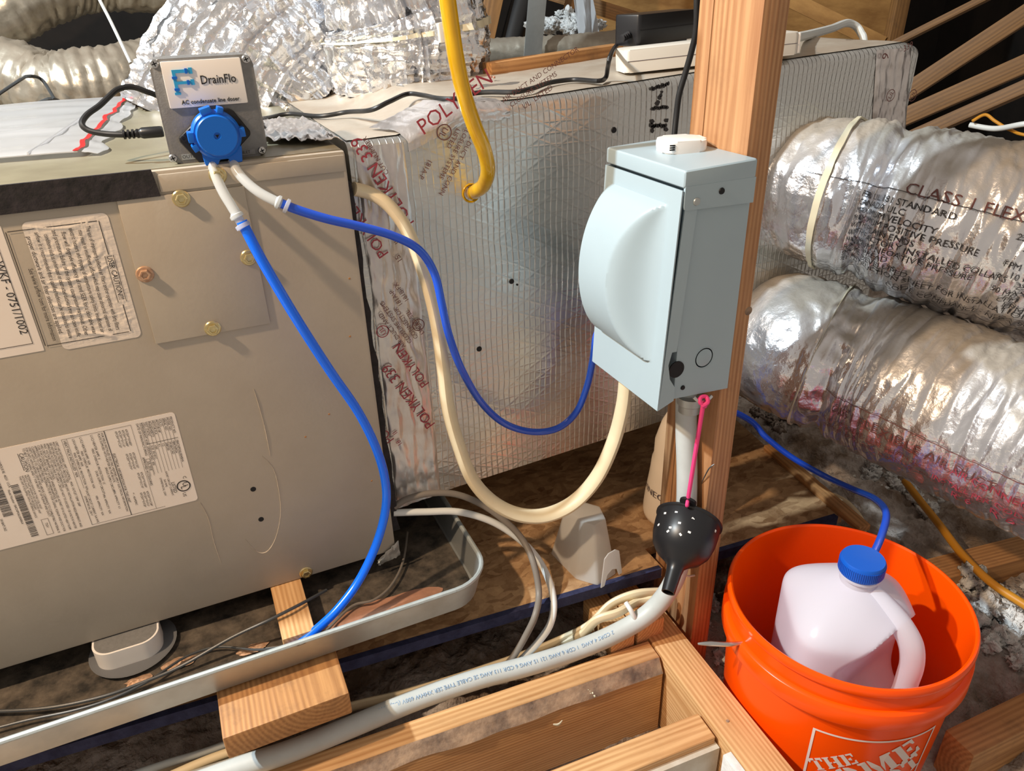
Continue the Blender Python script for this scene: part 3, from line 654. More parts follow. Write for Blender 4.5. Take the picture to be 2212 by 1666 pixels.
# labels
def label_sheet(name, tr, br, length, m, thick=0.0004, rad=0.004, lab=None, disp=None, tl=None):
    """sheet on the front; tr, br its right corners in the picture, length towards the left"""
    a = FQ(*tr); b = FQ(*br); h = a.z - b.z; x1 = (a.x + b.x) / 2
    return V((x1, YF, a.z)), h, x1
RU, RV, RN = V((0, 0, -1)), V((1, 0, 0)), V((0, -1, 0))    # reading direction down, letters' tops to the right
def sheet(o, h, w, m, name, lab, r=0.004, t=0.0004):
    bm = rbox(h, w, t, r, 0, 4); mtx = frame(o + V((-w/2, -t/2, -h/2)), RU, RV)
    return obj(name, bm, m, ah, mtx, label=lab)
o, h, _ = label_sheet('r', (374, 890), (430, 1079), 0, None)
rl = sheet(o, h, 0.42, MT['paper'], 'rating_label', 'wide pale rating label with small print and barcodes')
s = h / 735.0
U = lambda x, y: (x*s, y*s)
I = []
def fit(t_, size, sx, mx):
    w = max(v[0] for v in text_geo(t_, size)[0]); return min(sx, mx / w)
YK = ((0, 0), (48, 37), (304, 246), (550, 434), (904, 683), (975, 728), (1294, 915))
def ym(y):
    for (p, q), (r_, t_) in zip(YK, YK[1:]):
        if y <= r_: return q + (t_ - q) * (y - p) / (r_ - p)
    return y
def tx(t_, x, y, size=27, bold=0.0, raw=False):
    if not raw: size *= .80; y = ym(y)
    I.append(T2(t_, x*s, -y*s, size*s, bold=bold*s, sx=fit(t_, size, 0.92, 715 - x)))
def rc(x0, y0, x1, y1, raw=False):
    if not raw: m_ = (y1 - y0); y0 = ym(y0); y1 = max(ym(y0 if False else y1), y0 + 1.6)
    I.append(rect2(x0*s, -y1*s, x1*s, -y0*s))
rows = ('PRODUCT NO.', 'MODEL NO', 'SERIAL NO', 'VOLTS', 'MOTOR HP', 'MOTOR FLA', 'PHASE/HERTZ', 'TEST STATIC', 'REFRIGERANT 410A')
vals = ('FB4CNP036L00ABAA', 'FB4CNP036', '2918A71362', '208/230', '1/2', '4.1', '1/60', '0.20  IN W.C.', 'DESIGN PSIG  450')
for k, (a, b) in enumerate(zip(rows, vals)):
    y = 48 + 28*k; tx(a, 28, y); tx(b, 215, y)
    rc(28, y + 4, 440, y + 6)
rc(196, 24, 199, 270)
tx('DATE OF MANUFACTURING', 28, 304); tx('JUL 2018', 330, 304); rc(310, 282, 450, 284); rc(310, 308, 450, 310); rc(310, 282, 312, 310)
tx('SHORT CIRCUIT CURRENT:', 440, 196, 23); tx('5kA RMS,', 500, 224, 23); tx('SYMMETRICAL, 230V', 480, 252, 23)
I.append(ring2(590*s, -68*s, 46*s, 8*s)); tx('U', 561, 72, 52, 0.7, True); tx('L', 590, 88, 52, 0.7, True); tx('C', 512, 58, 32, 0.4, True); tx('US', 645, 88, 32, 0.4, True); tx('LISTED', 538, 140, 33, 0.6, True)
tx('APPROVED ACCESSORIES', 290, 336, 28)
rc(28, 344, 720, 346); rc(28, 344, 30, 560); rc(718, 270, 720, 560); rc(28, 556, 720, 562)
for gx, gy, lst in ((52, 400, ('KFCEH**01N05*', 'KFCEH**01N08*', 'KFCEH**01C15*', 'KFCEH**01C20*')), (235, 400, ('KFCEH**01C05*', 'KFCEH**01N10*', 'KFCEH**013TV*')),
                    (400, 385, ('KFCEH**01N09*', 'KFCEH**01C10*')), (560, 385, ('KFCEH**01C08*', 'KFCEH**01F15*', 'KFCEH**01F20*'))):
    for k, l in enumerate(lst): tx(l, gx, gy + 27*k, 25)
tx('** - NUMERIC', 545, 500, 24)
tx('ELECTRICAL INFORMATION FOR THIS UNIT', 210, 550, 28)
tx('FOR FIELD INSTALLED ELECTRIC HEATERS APPLY ELECTRICAL INFORMATION', 40, 592, 25); tx('PLATE SUPPLIED WITH HEATER IN THIS BLOCK.', 40, 619, 25)
tx('SINGLE SUPPLY CIRCUIT', 300, 650, 25); tx('L1/L2 HEATER AMPS  0', 40, 680, 26); tx('MIN. AMPACITY  6.1', 490, 648, 24); tx('MAX. OVERCUR. PROTECTION  15', 140, 708, 25)
tx('DUAL SUPPLY CIRCUIT', 310, 738, 25); tx('L1/L2 HEATER AMPS  N/A', 40, 772, 26); tx('MIN. AMPACITY  N/A', 500, 742, 24); tx('MAX. OVERCUR. PROTECTION  N/A', 140, 800, 25)
tx('L3/L4 HEATER AMPS  N/A', 40, 832, 26); tx('MIN. AMPACITY  N/A', 500, 806, 24); tx('MAX. OVERCUR. PROTECTION  N/A', 140, 860, 25)
tx('SHORT CIRCUIT CURRENT: 5kA RMS,', 440, 868, 24); tx('SYMMETRICAL, 230 V', 480, 896, 24)
tx('HEAT PACK INSTALLED  N/A', 40, 904, 30); rc(28, 872, 30, 918); rc(28, 872, 420, 874); rc(28, 914, 420, 916); rc(28, 562, 30, 872); rc(718, 562, 720, 914); rc(420, 912, 720, 916)
for k, l in enumerate(('UNIT HAS INTEGRAL LIMIT CONTROL.  MAX. OUTLET TEMP. 200F', 'MOTOR ELECTRONICALLY PROTECTED.', 'SEE INSTALLATION INSTRUCTIONS FOR SPECIFIC INSTALLATION REQUIREMENTS AND',
                       'APPROVED ACCESSORY KIT INFORMATION.', 'MAX. VOLTAGE TO GROUND IF SUPPLY CIRCUIT NOT TO EXCEED 120 VOLTS IF HEATER', 'HAS CIRCUIT BREAKER CONTROL.', 'COIL FOR COOLING ONLY EXCEPT WHEN INSTALLED AS PART OF A LISTED HEAT PUMP.',
                       'APPROVED HEATERS MFD BY CADDP INDIANAPOLIS, IN.', 'CLEARANCE TO COMBUSTIBLE MATERIALS TO BE 0" FOR CASING, PLENUM AND DUCT FOR', 'UNITS WITH 0 TO 20KW HEATERS.', 'FOR UNITS WITH HEATERS 25KW AND ABOVE, CLEARANCE TO COMBUSTIBLE MATERIAL IS', 'TO BE 0" TO CASING AND 1" FOR FIRST 36" OF PLENUM AND DUCT.')):
    tx(l, 30, 975 + 29*k, 24)
tx('CAUTION', 60, 942, 34, 0.6, True); rc(60, 946, 190, 949, True)
for k, l in enumerate(('METERING DEVICE FOR THIS COIL MUST', 'MATCH THAT SHOWN ON OUTDOOR UNIT', 'RATING PLATE.  REPLACE IF NECESSARY.', 'THIS UNIT IS EQUIPPED WITH METERING DEVICE')): tx(l, 222, 944 + 15*k, 16.5, 0, True)
tx('TXV', 612, 950, 22, 0, True)
for q in ((580, 922, 710, 924), (580, 962, 710, 964), (580, 922, 582, 964), (708, 922, 710, 964)): rc(*q, True)
rb = random.Random(5)
for yy, hh, xx in ((1008, 44, 275), (1098, 56, 70)):
    x = xx
    while x < xx + 420:
        w = rb.choice((2, 3, 5, 7)); rc(x, yy, x + w, yy + hh, True); x += w + rb.choice((3, 4, 6))
tx('Model Number  FB4CNP036L00ABAA', 300, 1076, 19, 0, True); tx('2918A71362', 500, 1180, 21, 0, True)
tx('INDIANAPOLIS BL  46231  U.S.A.', 30, 1064, 20, 0, True)
lettering('lettering', I, plane_map(o, RU, RV, RN, 0.0007), MT['ink'], rl)
# wrinkled caution label
o, h, _ = label_sheet('c', (233, 458), (305, 727), 0, None)
w = o.x - (FQ(42, 483).x + FQ(140, 757).x) / 2
def wr(x, y):                                       # height of the wrinkles
    q = V((x*16, y*55 if 0 else y*14, 0)); a = x*95 + 5*noise.noise(V((x*30, y*10, 2))) + y*10
    e = sstep(0, .008, min(x, h - x)) * sstep(0, .008, min(-y, w + y))
    return 0.0004 + (0.0011 * max(0, math.sin(a * 3.6))**3 * max(0, 0.35 + noise.noise(V((x*18, y*30, 1)))) * 1.6 + 0.00035 * abs(noise.noise(V((x*220, y*160, 5)))) + 0.0003*abs(noise.noise(V((x*60, y*500, 9))))) * e
def cs(u, v):
    x = u*h; y = -w + v*w
    if (u in (0, 1)) and (v in (0, 1)): pass
    rr = 0.006; cx = min(max(x, rr), h - rr); cy = min(max(y, -w + rr), -rr)
    d = V((x - cx, y - cy, 0)); n_ = max(abs(d.x), abs(d.y))
    if d.length > 1e-9 and d.x*d.y != 0: d = d.normalized() * n_; x, y = cx + d.x, cy + d.y
    return o + RU*x + RV*y + RN*wr(x, y)
cl = obj('caution_label', surf(cs, 150, 110), MT['foil_label'], ah, smooth=50, label='wrinkled shiny beige caution label')
cmap = lambda x, y: o + RU*x + RV*y + RN*(wr(x, y) + 0.0003)
k_ = h / 275.0; C = []
def ctx(t_, x, y, size=11.5, bold=0.0): C.append(T2(t_, x*k_, -y*k_, size*k_, bold=bold*k_, sx=fit(t_, size, 0.82, 250 - x)))
ctx('USER CAUTION!!!', 88, 23, 15, 0.25); 
for a, b in ((88, 10), (88, 26)): C.append(rect2(a*k_, -(b+1)*k_, 190*k_, -b*k_, 12))
lines = ('The use of improperly selected air filters and/or operation with dirty filters', 'may result in insufficient airflow which may cause abnormal operation of', 'electric heaters and tripping of temperature safety limits. Insufficient air', 'flow will degrade efficiency of rated SEER for a desirable wear',
         'and premature failure of the system compressor may result. Other', 'conditions such as undersized or obstructed ductwork may also cause insuffic', 'airflow. It is recommended that a qualified technician be consulted to ensure', 'proper ductwork and air filter selection are applied.', 'See www airflow com for more information')
for k, l in enumerate(lines): ctx(l, 22 + (6 if k % 2 else 0) + (70 if k == 8 else 0), 45 + 15.2*k, 12.2, 0.2 if k in (1, 4) else 0)
for a, b, c_, d in ((15, 18, 86, 19.5), (196, 18, 258, 19.5), (15, 182, 258, 183.5)): C.append(rect2(a*k_, -d*k_, c_*k_, -b*k_, 30))
C.append(rect2(14*k_, -180*k_, 15.5*k_, -22*k_, 1)); C.append(rect2(258*k_, -180*k_, 259.5*k_, -22*k_, 1))
lettering('lettering', C, cmap, MT['ink'], cl)
# wiring label cut by the left edge of the picture
o2, h2, _ = label_sheet('w', (-20, 482), (96, 757), 0, None)
xw = FQ(96, 757).x
wl = sheet(V((xw, YF, FQ(18, 485).z)), FQ(18, 485).z - FQ(96, 757).z, 0.14, MT['paper'], 'wiring_label', 'plain label with a stamped number at the left', 0.001)
oo = V((xw, YF, FQ(18, 485).z)); hh = FQ(18, 485).z - FQ(96, 757).z; q = hh / 275
lettering('lettering', [T2('WKF - 0751/1002', 70*q, -32*q, 22*q, bold=0.0), rect2(-0, -14*q, 0, -14*q), rect2(30*q, -17*q, 255*q, -15.8*q), rect2(254*q, -400*q, 255.3*q, -16*q)], plane_map(oo, RU, RV, RN, 0.0007), MT['ink'], wl)
# crumpled foil tape over the joint on top
def tf(u, v):
    a = P(575, 318, Z=HT) + (P(742, 318, Z=HT) - P(575, 318, Z=HT)) * u; y = 0.012 + 0.20 * v
    return V((a.x, a.y + y - 0.01*u, HT + 0.0045 + 0.006*abs(noise.noise(V((u*6, v*7, 1)))) + 0.003*noise.noise(V((u*20, v*18, 2))) + 0.004*(1 - v)*(0.5 + noise.noise(V((u*9, 0, 0))))))
obj('foil_tape', shell(surf(tf, 40, 40), 0.0005), MT['tape'], ah, label='crumpled foil tape at the rear right of the top')

# ------------------------------------------------------------------ foil-faced supply trunk
YT = 0.885
sp = thing('supply_trunk', 'long foil-faced duct-board supply trunk joined to the air handler', 'duct', (0.62, 1.08, -0.65))
def TQ(u, v, eps=0.0): return P(u, v, Y=YT - eps)
top = [(0.1905, -0.150), (0.255, -0.149), (0.335, -0.121), (0.41, -0.121), (0.65, -0.108), (1.0, -0.0915), (1.062, -0.088), (1.083, -0.094)]
bot = [(1.108, -0.62), (0.65, -0.648), (0.37, -0.668), (0.1905, -0.662)]
def roundtop(pts, r, yb):
    """cross-sections along x with a rounded front top edge"""
    vs = []; fs = []; n = 6
    zb = lambda x: -0.664 + (x - 0.19) * 0.045
    for x, z in pts:
        ring = [V((x, YT, zb(x)))]
        ring += [V((x, YT + r - r*math.cos(k*PI/2/n), z - r + r*math.sin(k*PI/2/n))) for k in range(n+1)]
        ring += [V((x, yb, z + 0.002)), V((x, yb, zb(x)))]
        vs += ring
    m = n + 4
    for i in range(len(pts)-1):
        for k in range(m): q = (k+1) % m; fs.append((i*m+k, i*m+q, (i+1)*m+q, (i+1)*m+k))
    fs.append(tuple(range(m))); fs.append(tuple(range((len(pts)-1)*m, len(pts)*m))[::-1]); return vs, fs
def subdiv_pts(p, st=0.03):
    out = []
    for (a, b), (c, d) in zip(p, p[1:]):
        n = max(1, int((c-a)/st))
        out += [(a+(c-a)*k/n, b+(d-b)*k/n) for k in range(n)]
    return out + [p[-1]]
tops = subdiv_pts(top)
def top_z(x):
    for (a, b), (c, d) in zip(top, top[1:]):
        if x <= c: return b + (d-b)*(x-a)/(c-a)
    return top[-1][1]
obj('duct_board', recalc(roundtop(tops, 0.014, 1.30)), MT['scrim'], sp, world=M.Identity(4), smooth=40)
def topskin(u, v):
    x = 0.192 + u*0.885; y = YT + 0.012 + v*(1.297 - YT - 0.012)
    return V((x, y, top_z(x) + 0.002*v + 0.0012 + 0.002*noise.noise(V((x*9, y*9, 0)))*sstep(0, 0.1, v) + 0.0007*noise.noise(V((x*40, y*40, 3)))))
obj('top_facing', surf(topskin, 90, 40), MT['board_top'], sp, smooth=60, label='dusty brown-grey top face')
def tape_strip(name, pts_uv, width_vec, nu, nv, amp, seed, lab=None):
    """crinkled tape on the front face between two lines of pixels"""
    (a0, a1), (b0, b1) = pts_uv
    A0, A1, B0, B1 = TQ(*a0), TQ(*a1), TQ(*b0), TQ(*b1)
    def f(u, v):
        p = A0.lerp(A1, u).lerp(B0.lerp(B1, u), v)
        e = sstep(0, .06, min(v, 1-v))
        return p + V((0, -0.0008 - amp*e*(0.5*abs(noise.noise(V((p.x*34, p.z*16, seed)))) + 0.4*abs(noise.noise(V((p.x*80, p.z*40, seed+3)))) + 0.25*max(0, math.sin(p.x*420 + 4*noise.noise(p*20)))), 0))
    return obj(name, surf(f, nu, nv), MT['tape'], sp, smooth=70, label=lab)
tape_strip('foil_tape', (((766, 318), (860, 1098)), ((872, 306), (952, 1062))), None, 110, 26, 0.005, 1, 'crinkled foil tape with red print')
tape_strip('foil_tape', (((1893, 108), (1882, 280)), ((1968, 102), (1955, 280))), None, 40, 18, 0.007, 2, 'creased foil tape at the far end')
def corner_tape(u, v):
    a = TQ(880, 300).lerp(TQ(1100, 222), u); a = V((a.x, YT, top_z(a.x) - 0.020)) if u > 0.0 else V((a.x, YT, top_z(a.x)-0.020))
    if v < 0.5: p = V((a.x, YT - 0.001, a.z + 0.020*v*1.2)) 
    else: t = (v-0.5)*2; p = V((a.x - 0.03*t, YT - 0.001 + 0.06*t, a.z + 0.012 + 0.0105*min(1, t*4)))
    return p + V((0, -0.0022*abs(noise.noise(V((u*14, v*4, 0)))), 0.003*abs(noise.noise(V((u*12, v*5, 2))))))
obj('foil_tape', surf(corner_tape, 50, 16), MT['tape'], sp, smooth=70, label='wrinkled tape over the front top edge')
# printing on the tape
X1, Z1 = V((1, 0, 0)), V((0, 0, 1))
def face_text(items, u, v, deg, eps=0.0055):
    """text on the front face; deg = reading direction, measured in the face plane from +X towards +Z"""
    o = TQ(u, v); a = math.radians(deg); ux = X1*math.cos(a) + Z1*math.sin(a); uy = -X1*math.sin(a) + Z1*math.cos(a)
    return [plane_map(o, ux, uy, V((0, -1, 0)), eps), items]
def put(lst, m, lab=None):
    for fm, items in lst:
        a, b = join(*items)
        obj('lettering', ([fm(x, y) for x, y in a], b), m, sp, smooth=0, label=lab)
pk = lambda s: [T2('POLYKEN 339', 0, 0, s, sx=0.95)]
put([face_text(pk(0.021), 893, 478, 117), face_text(pk(0.021), 938, 912, 117), face_text(pk(0.018), 850, 945, 117),
     face_text([T2('POLYKEN', 0, 0, 0.026, sx=0.95)], 912, 292, 30, 0.004), face_text([T2('POLYKEN', 0, 0, 0.02)], 838, 545, 117), face_text([T2('POLYKEN', 0, 0, 0.018)], 925, 825, 117),
     face_text([ring2(0, 0, .0085, .0012), T2('UL', -.005, -.0035, .0095)], 824, 713, 120), face_text([T2('18', 0, 0, .010), T2('II', .02, -.004, .010)], 868, 955, 117)], MT['ink_red'], 'dark red print')
put([face_text([ring2(0, 0, .0085, .0012), T2('UL', -.005, -.0035, .0095)], 901, 699, 120), face_text([T2('181A-P', 0, 0, .0085), T2('181B-FX', 0, -.010, .0085)], 868, 655, 117),
     face_text([T2('AIR DUCT AND', 0, .010, .0085), T2('CLOSURE SYSTEMS', 0, 0, .0085), T2('CONNECTOR', .0, -.010, .0085), T2('LISTED 52L', .0, -.02, .0085)], 888, 735, 117),
     face_text([T2('AIR DUCT AND CONN', 0, .010, .0085), T2('CLOSURE SYSTEMS', 0, 0, .0085), T2('LISTED', .01, -.010, .0085)], 1008, 268, 235, 0.003), face_text([T2('181A-P', 0, 0, .0085)], 925, 342, 235, 0.003),
     face_text([ring2(0, 0, .0095, .0012), T2('UL', -.0055, -.004, .0105)], 958, 285, 235, 0.003),
     face_text([T2('AIR DUCT AND CONNECTOR', 0, .010, .0085), T2('CLOSURE SYSTEMS', .006, 0, .0085), T2('UL  LISTED', .02, -.011, .0095)], 1093, 238, 27, 0.003),
     face_text([T2('CUT NUMBER', 0, 0, .008)], 838, 372, 117), face_text([T2('15', 0, 0, .01), T2('II', .022, -.01, .01)], 868, 560, 117)], MT['ink_brown'], 'dark brown print')
put([face_text([T2('9', 0, 0, .02)], 1908, 130, 80, .008), face_text([ring2(0, 0, .009, .0012), T2('UL', -.005, -.0035, .01)], 1915, 205, 60, .008), face_text([ring2(0, 0, .009, .0012), T2('UL', -.005, -.0035, .01)], 1962, 205, 60, .008), face_text([T2('339', 0, 0, .013)], 1942, 112, 20, .008)], MT['ink_brown'])
# two blurred ink stamps and pierced holes on the front face
bl = []; rs = random.Random(9)
def blot(u, v, r): 
    c = TQ(u, v); bl.append(([(c.x + r*math.cos(k*PI/5)*rs.uniform(.7, 1.2), c.z + r*math.sin(k*PI/5)*rs.uniform(.7, 1.2)) for k in range(10)], [tuple(range(10))]))
for k in range(9): blot(1407 + 4.4*k, 191 - 1.2*k + rs.uniform(-2, 2), .0028); blot(1408 + 4*k, 234 - 0.5*k + rs.uniform(-2, 2), .0026)
for u, v, r in ((1429, 199, .002), (1427, 206, .0022), (1424, 211, .003), (1420, 222, .0035)): blot(u, v, r)
for k in range(8): blot(1409 + 4*k, 274 - k*0.6 + rs.uniform(-2, 2), .0028)
for u, v in ((1408, 262), (1439, 260), (1408, 283), (1438, 280), (1407, 270)): blot(u, v, .0034)
bv, bf = join(*bl); obj('ink_stamp', ([V((x, YT - .0012, z)) for x, z in bv], bf), MT['ink'], sp, smooth=0, label='blurred black ink marks', kind='stuff')
for u, v, r in ((1326, 281, .004), (1105, 608, .0038), (1035, 754, .004), (1117, 615, .0015)):
    c = TQ(u, v); obj('pierced_hole', recalc(lathe([(0, 0), (r, 0), (r*.9, 0.0012), (0, 0.0010)], 12, frame((c.x, YT, c.z), (1, 0, 0), (0, 0, 1)))), MT['hole'], sp)
# collars where the two flexible ducts leave the trunk
for f_, r_ in ((pu[0], 0.125), (V((0.945, YT, -0.585)), 0.12)):
    pass

# ------------------------------------------------------------------ post
PX, PY0, PY1 = 0.5666, 0.65, 0.7285
po = thing('wood_post', 'upright reddish-brown timber post carrying the grey electrical box', 'post', (0.583, 0.70, -1.1))
zb, zt = -1.1, 0.45
board('stud', (PX + 0.0168, (PY0+PY1)/2, zb), (PX + 0.0168, (PY0+PY1)/2, zt), (0, -1, 0), 0.0336, PY1 - PY0, MT['post'], po, 0.003)
board('backing_board', (PX + 0.0172, 0.7415, zb), (PX + 0.0172, 0.7415, zt), (0, -1, 0), 0.0340, 0.0245, MT['post'], po, 0.002)
for (u, v), r in (((1617, 672), 0.0055),):
    c = P(u, v, Y=PY0); obj('knot', recalc(lathe([(0, 0), (r, 0), (r*.7, .0008), (r*.5, .0003), (0, .0003)], 18, frame((c.x, PY0, c.z), (1, 0, 0), (0, 0, 1)))), MT['wane'], po, label='small dark knot')
sl_ = P(1543, 1003, X=PX); obj('splinter', tube([P(1543, 1003, X=PX - .001), P(1532, 1012, X=PX - .006), P(1522, 1030, X=PX - .004), P(1515, 1045, X=PX - .001)], [.0007, .0010, .0008, .0004], 6), MT['wire'], po)

# ------------------------------------------------------------------ grey disconnect box on the post
YS = 0.632                                           # its narrow side turned to the viewer
bx = thing('disconnect_box', 'grey enamelled electrical disconnect box with bulged cover mounted on the post', 'electrical box', (0.52, 0.71, -0.43))
tfront = P(1482, 369, Y=YS); bfront = P(1422, 888, Y=YS); tback = P(1611, 345, Y=YS); bback = P(1560, 846, Y=YS)
YB = 0.785                                           # far side
xt, xb_ = tfront.x, bfront.x; zt_, zb_ = tfront.z, bfront.z
lip = P(1482, 455, Y=YS).z
# back box
obj('enclosure', prism([V((xt + 0.010, YS + 0.004, lip + .02)), V((PX - .0005, YS + 0.004, lip + .02)), V((PX - .0005, YS + 0.004, bback.z)), V((P(1459, 865, Y=YS).x, YS + 0.004, P(1459, 865, Y=YS).z))], (0, YB - YS - 0.008, 0)), MT['greybox'], bx)
# hood: top cap with turned-down lips
zdl = P(1481, 408, Y=YS).z
hb = prism([V((xt - .0015, YS - .001, zt_)), V((PX, YS - .001, tback.z)), V((PX, YS - .001, zdl)), V((xt - .0015, YS - .001, zdl))], (0, YB - YS + .002, 0))
hq = [V((xt + .0005, YS - .001, zdl + .002)), V((PX - .0002, YS - .001, zdl + .002)), V((PX - .0002, YS - .001, P(1606, 440, Y=YS).z)), V((xt + .004, YS - .001, lip)), V((xt + .0015, YS - .001, lip + .001)), V((xt + .0005, YS - .001, lip + .004))]
obj('hood_flange', prism(hq, (0, .003, 0)), MT['greybox'], bx)
bevelled(hb, 0.0035, 3)
obj('hood', hb, MT['greybox'], bx)
# cover with a pressed half-round bulge
def xf(z): return xt + (xb_ - xt) * (z - zt_) / (zb_ - zt_)
ctop = P(1481, 412, Y=YS).z
zr_, zl_ = zb_, P(1288, 785, X=xf(P(1288, 785, X=xb_).z)).z
def zbot(y): return zr_ + (zl_ - zr_) * (y - YS) / (YB - YS)
zc0, zc1 = P(1430, 452, Y=.66).z, P(1395, 778, Y=.655).z
def bulge(y, z):
    m = (zc0 + zc1) / 2; R = (zc0 - zc1) / 2 + .004; t = (z - m) / R
    if abs(t) >= 1: return 0.0
    arc = (1 - t*t) ** 0.62
    ys = YS + 0.021
    wid = 0.046 * arc + 0.004
    k = min(max((y - ys) / wid, 0), 1); k = (k**1.35) * (1.0 if k < 1 else 1)
    k = k - 0.06*math.sin(2*PI*k)
    back = 1 - sstep(YB - 0.020, YB - 0.006, y)
    return 0.040 * arc * k * back
def cover(u, v):
    y = YS + (YB - YS) * u; z = ctop + (zbot(y) - ctop) * v
    return V((xf(z) - bulge(y, z), y, z))
cv = recalc(surf(cover, 70, 120)); 
obj('cover', shell(cv, 0.0016), MT['greybox'], bx, smooth=30, label='pale grey front cover with a bulge')
cs_ = [P(1482, 440, Y=YS), P(1508, 440, Y=YS), P(1462, 760, Y=YS), P(1452, 762, Y=YS), P(1444, 790, Y=YS), P(1447, 820, Y=YS), P(1458, 838, Y=YS), P(1455, 866, Y=YS), P(1422, 888, Y=YS)]
obj('cover_flange', prism([V((p.x, YS, p.z)) for p in cs_], (0, 0.0022, 0)), MT['greybox'], bx)
obj('cover_flange', prism([V((xf(ctop), YB, ctop)), V((xf(ctop)+.03, YB, ctop)), V((xb_+.03, YB, zl_+.02)), V((xf(zl_), YB, zl_))], (0, -0.002, 0)), MT['greybox'], bx)
c = P(1455, 800, Y=YS + .0036); obj('open_knockout', recalc(lathe([(0, 0), (.0105, 0), (.0105, .0012), (0, .0012)], 28, frame((c.x + .004, YS + .0042, c.z), (1, 0, 0), (0, 0, 1)) )), MT['hole'], bx, label='dark half-round opening')
c = P(1521, 773, Y=YS + .004); ax = frame((c.x, YS + .004, c.z), (1, 0, 0), (0, 0, 1))
obj('knockout', recalc(join(lathe([(.0125, 0), (.0135, .0007), (.0145, 0)], 36, ax), lathe([(0, .0004), (.0105, .0004), (.0112, 0)], 36, ax))), MT['greybox'], bx)
for u, v, r, m_ in ((1506, 436, .0042, 'steel'), (1560, 413, .0036, 'hole'), (1481, 842, .003, 'hole')):
    c = P(u, v, Y=YS - .002); ax = frame((c.x, YS - (.0012 if v < 600 else -.0038), c.z), (1, 0, 0), (0, 0, 1))
    obj('screw' if m_ == 'steel' else 'screw_hole', recalc(lathe([(0, 0), (r, 0), (r*.9, .0011), (r*.5, .0013), (0, .0012)], 20, ax)), MT['galv' if m_ == 'steel' else 'hole'], bx)
sl = P(1340, 824, X=xb_ - .001); obj('latch_slot', box(xf(sl.z) - .0005, xf(sl.z) + .002, sl.y - .022, sl.y + .004, sl.z - .001, sl.z + .0016), MT['hole'], bx)
c = P(1323, 799, X=xb_); obj('paint_drip', recalc(surf(lambda u, v: V((xf(c.z) - .0006, c.y + .006*math.cos(v*2*PI)*u, c.z + .007*math.sin(v*2*PI)*u*(1+.2*math.sin(v*23)))), 5, 22, True)), MT['tie'], bx, label='yellowish paint speck', smooth=0)
# conduit clamp and hook under the box
cc = P(1492, 862, X=.545)
obj('cable_clamp', recalc(lathe([(.013, .006), (.017, .006), (.017, -.004), (.0145, -.006), (.0145, -.016), (.012, -.016)], 24, M.Translation(V((.5475, cc.y + .004, cc.z - .004))))), MT['galv'], bx, label='metal cable clamp')
hk = [P(1498, 858, Y=.635), P(1512, 868, Y=.632), P(1526, 866, Y=.632), P(1537, 856, Y=.634)]
obj('clamp_screw', tube(hk, .0022, 8), MT['steel'], bx)

# white sensor puck on the box
sc = P(1471, 334, Z=zt_ + .001); 
pk_ = thing('sensor_puck', 'small white rounded sensor standing on top of the grey electrical box', 'sensor', (0.5, .70, zt_))
tl, tr_ = P(1422, 333, Z=zt_), P(1522, 330, Z=zt_ - 0.0); ctr = V(((tl.x + tr_.x)/2 + .006, (tl.y + tr_.y)/2 + .010, zt_ + .010))
hz = (P(1440, 336, Y=tl.y) - P(1440, 309, Y=tl.y)).length
ang = math.atan2(tr_.y - tl.y, tr_.x - tl.x)
fm = M.Translation(V((ctr.x, ctr.y, zt_ + .0012 + hz/2))) @ M.Rotation(ang * .6, 4, 'Z')
Lp = (tr_ - tl).length
obj('shell', rbox(Lp * .98, Lp * .85, hz, .012, .004, 8), MT['white'], pk_, fm)
obj('base', rbox(Lp * .90, Lp * .78, .003, .010, .001, 8), MT['white_warm'], pk_, fm @ M.Translation(V((0, 0, -hz/2 - .0008))))
for k in range(3): obj('vent_slot', box(-.003, .003, -.0004, .0006, -.0007, .0007), MT['hole'], pk_, fm @ M.Translation(V((-Lp*.36, -Lp*.425, hz*.22 - hz*.17*k))))
# ------------------------------------------------------------------ drain pan, supports, what lies in the pan
ZP = -0.750
PYF, PXR, PXL, PYB = 0.728, 0.281, -0.95, 1.42
def rrect(off, r, z, n=8):
    pts = []
    for cx, cy, a0 in ((PXR - r, PYF + r, -90), (PXR - r, PYB - r, 0), (PXL + r, PYB - r, 90), (PXL + r, PYF + r, 180)):
        for k in range(n + 1):
            a = math.radians(a0 + 90*k/n); pts.append(V((cx + (r+off)*math.cos(a), cy + (r+off)*math.sin(a), z)))
    return pts
dp = thing('drain_pan', 'long galvanised drain pan with rounded corners under the air handler', 'drain pan', (-0.33, 1.07, ZP))
loops = [rrect(-.016, .055, ZP + .0010), rrect(-.012, .055, ZP + .004), rrect(-.003, .055, -.708), rrect(0, .055, -.7055), rrect(.0015, .055, -.708), rrect(-.009, .055, ZP), rrect(-.014, .055, ZP - .0015)]
n = len(loops[0]); vs = [p for l in loops for p in l]
fs = [(i*n+k, i*n+(k+1) % n, (i+1)*n+(k+1) % n, (i+1)*n+k) for i in range(len(loops)-1) for k in range(n)] + [tuple(range(n)), tuple(range((len(loops)-1)*n, len(loops)*n))[::-1]]
obj('basin', recalc((vs, fs)), MT['galv'], dp)
rl_ = rrect(0.0004, .055, -.7062); rl_.append(rl_[0])
obj('rolled_rim', tube(rl_, .0034, 8, 1, cap=False), MT['galv_rim'], dp)
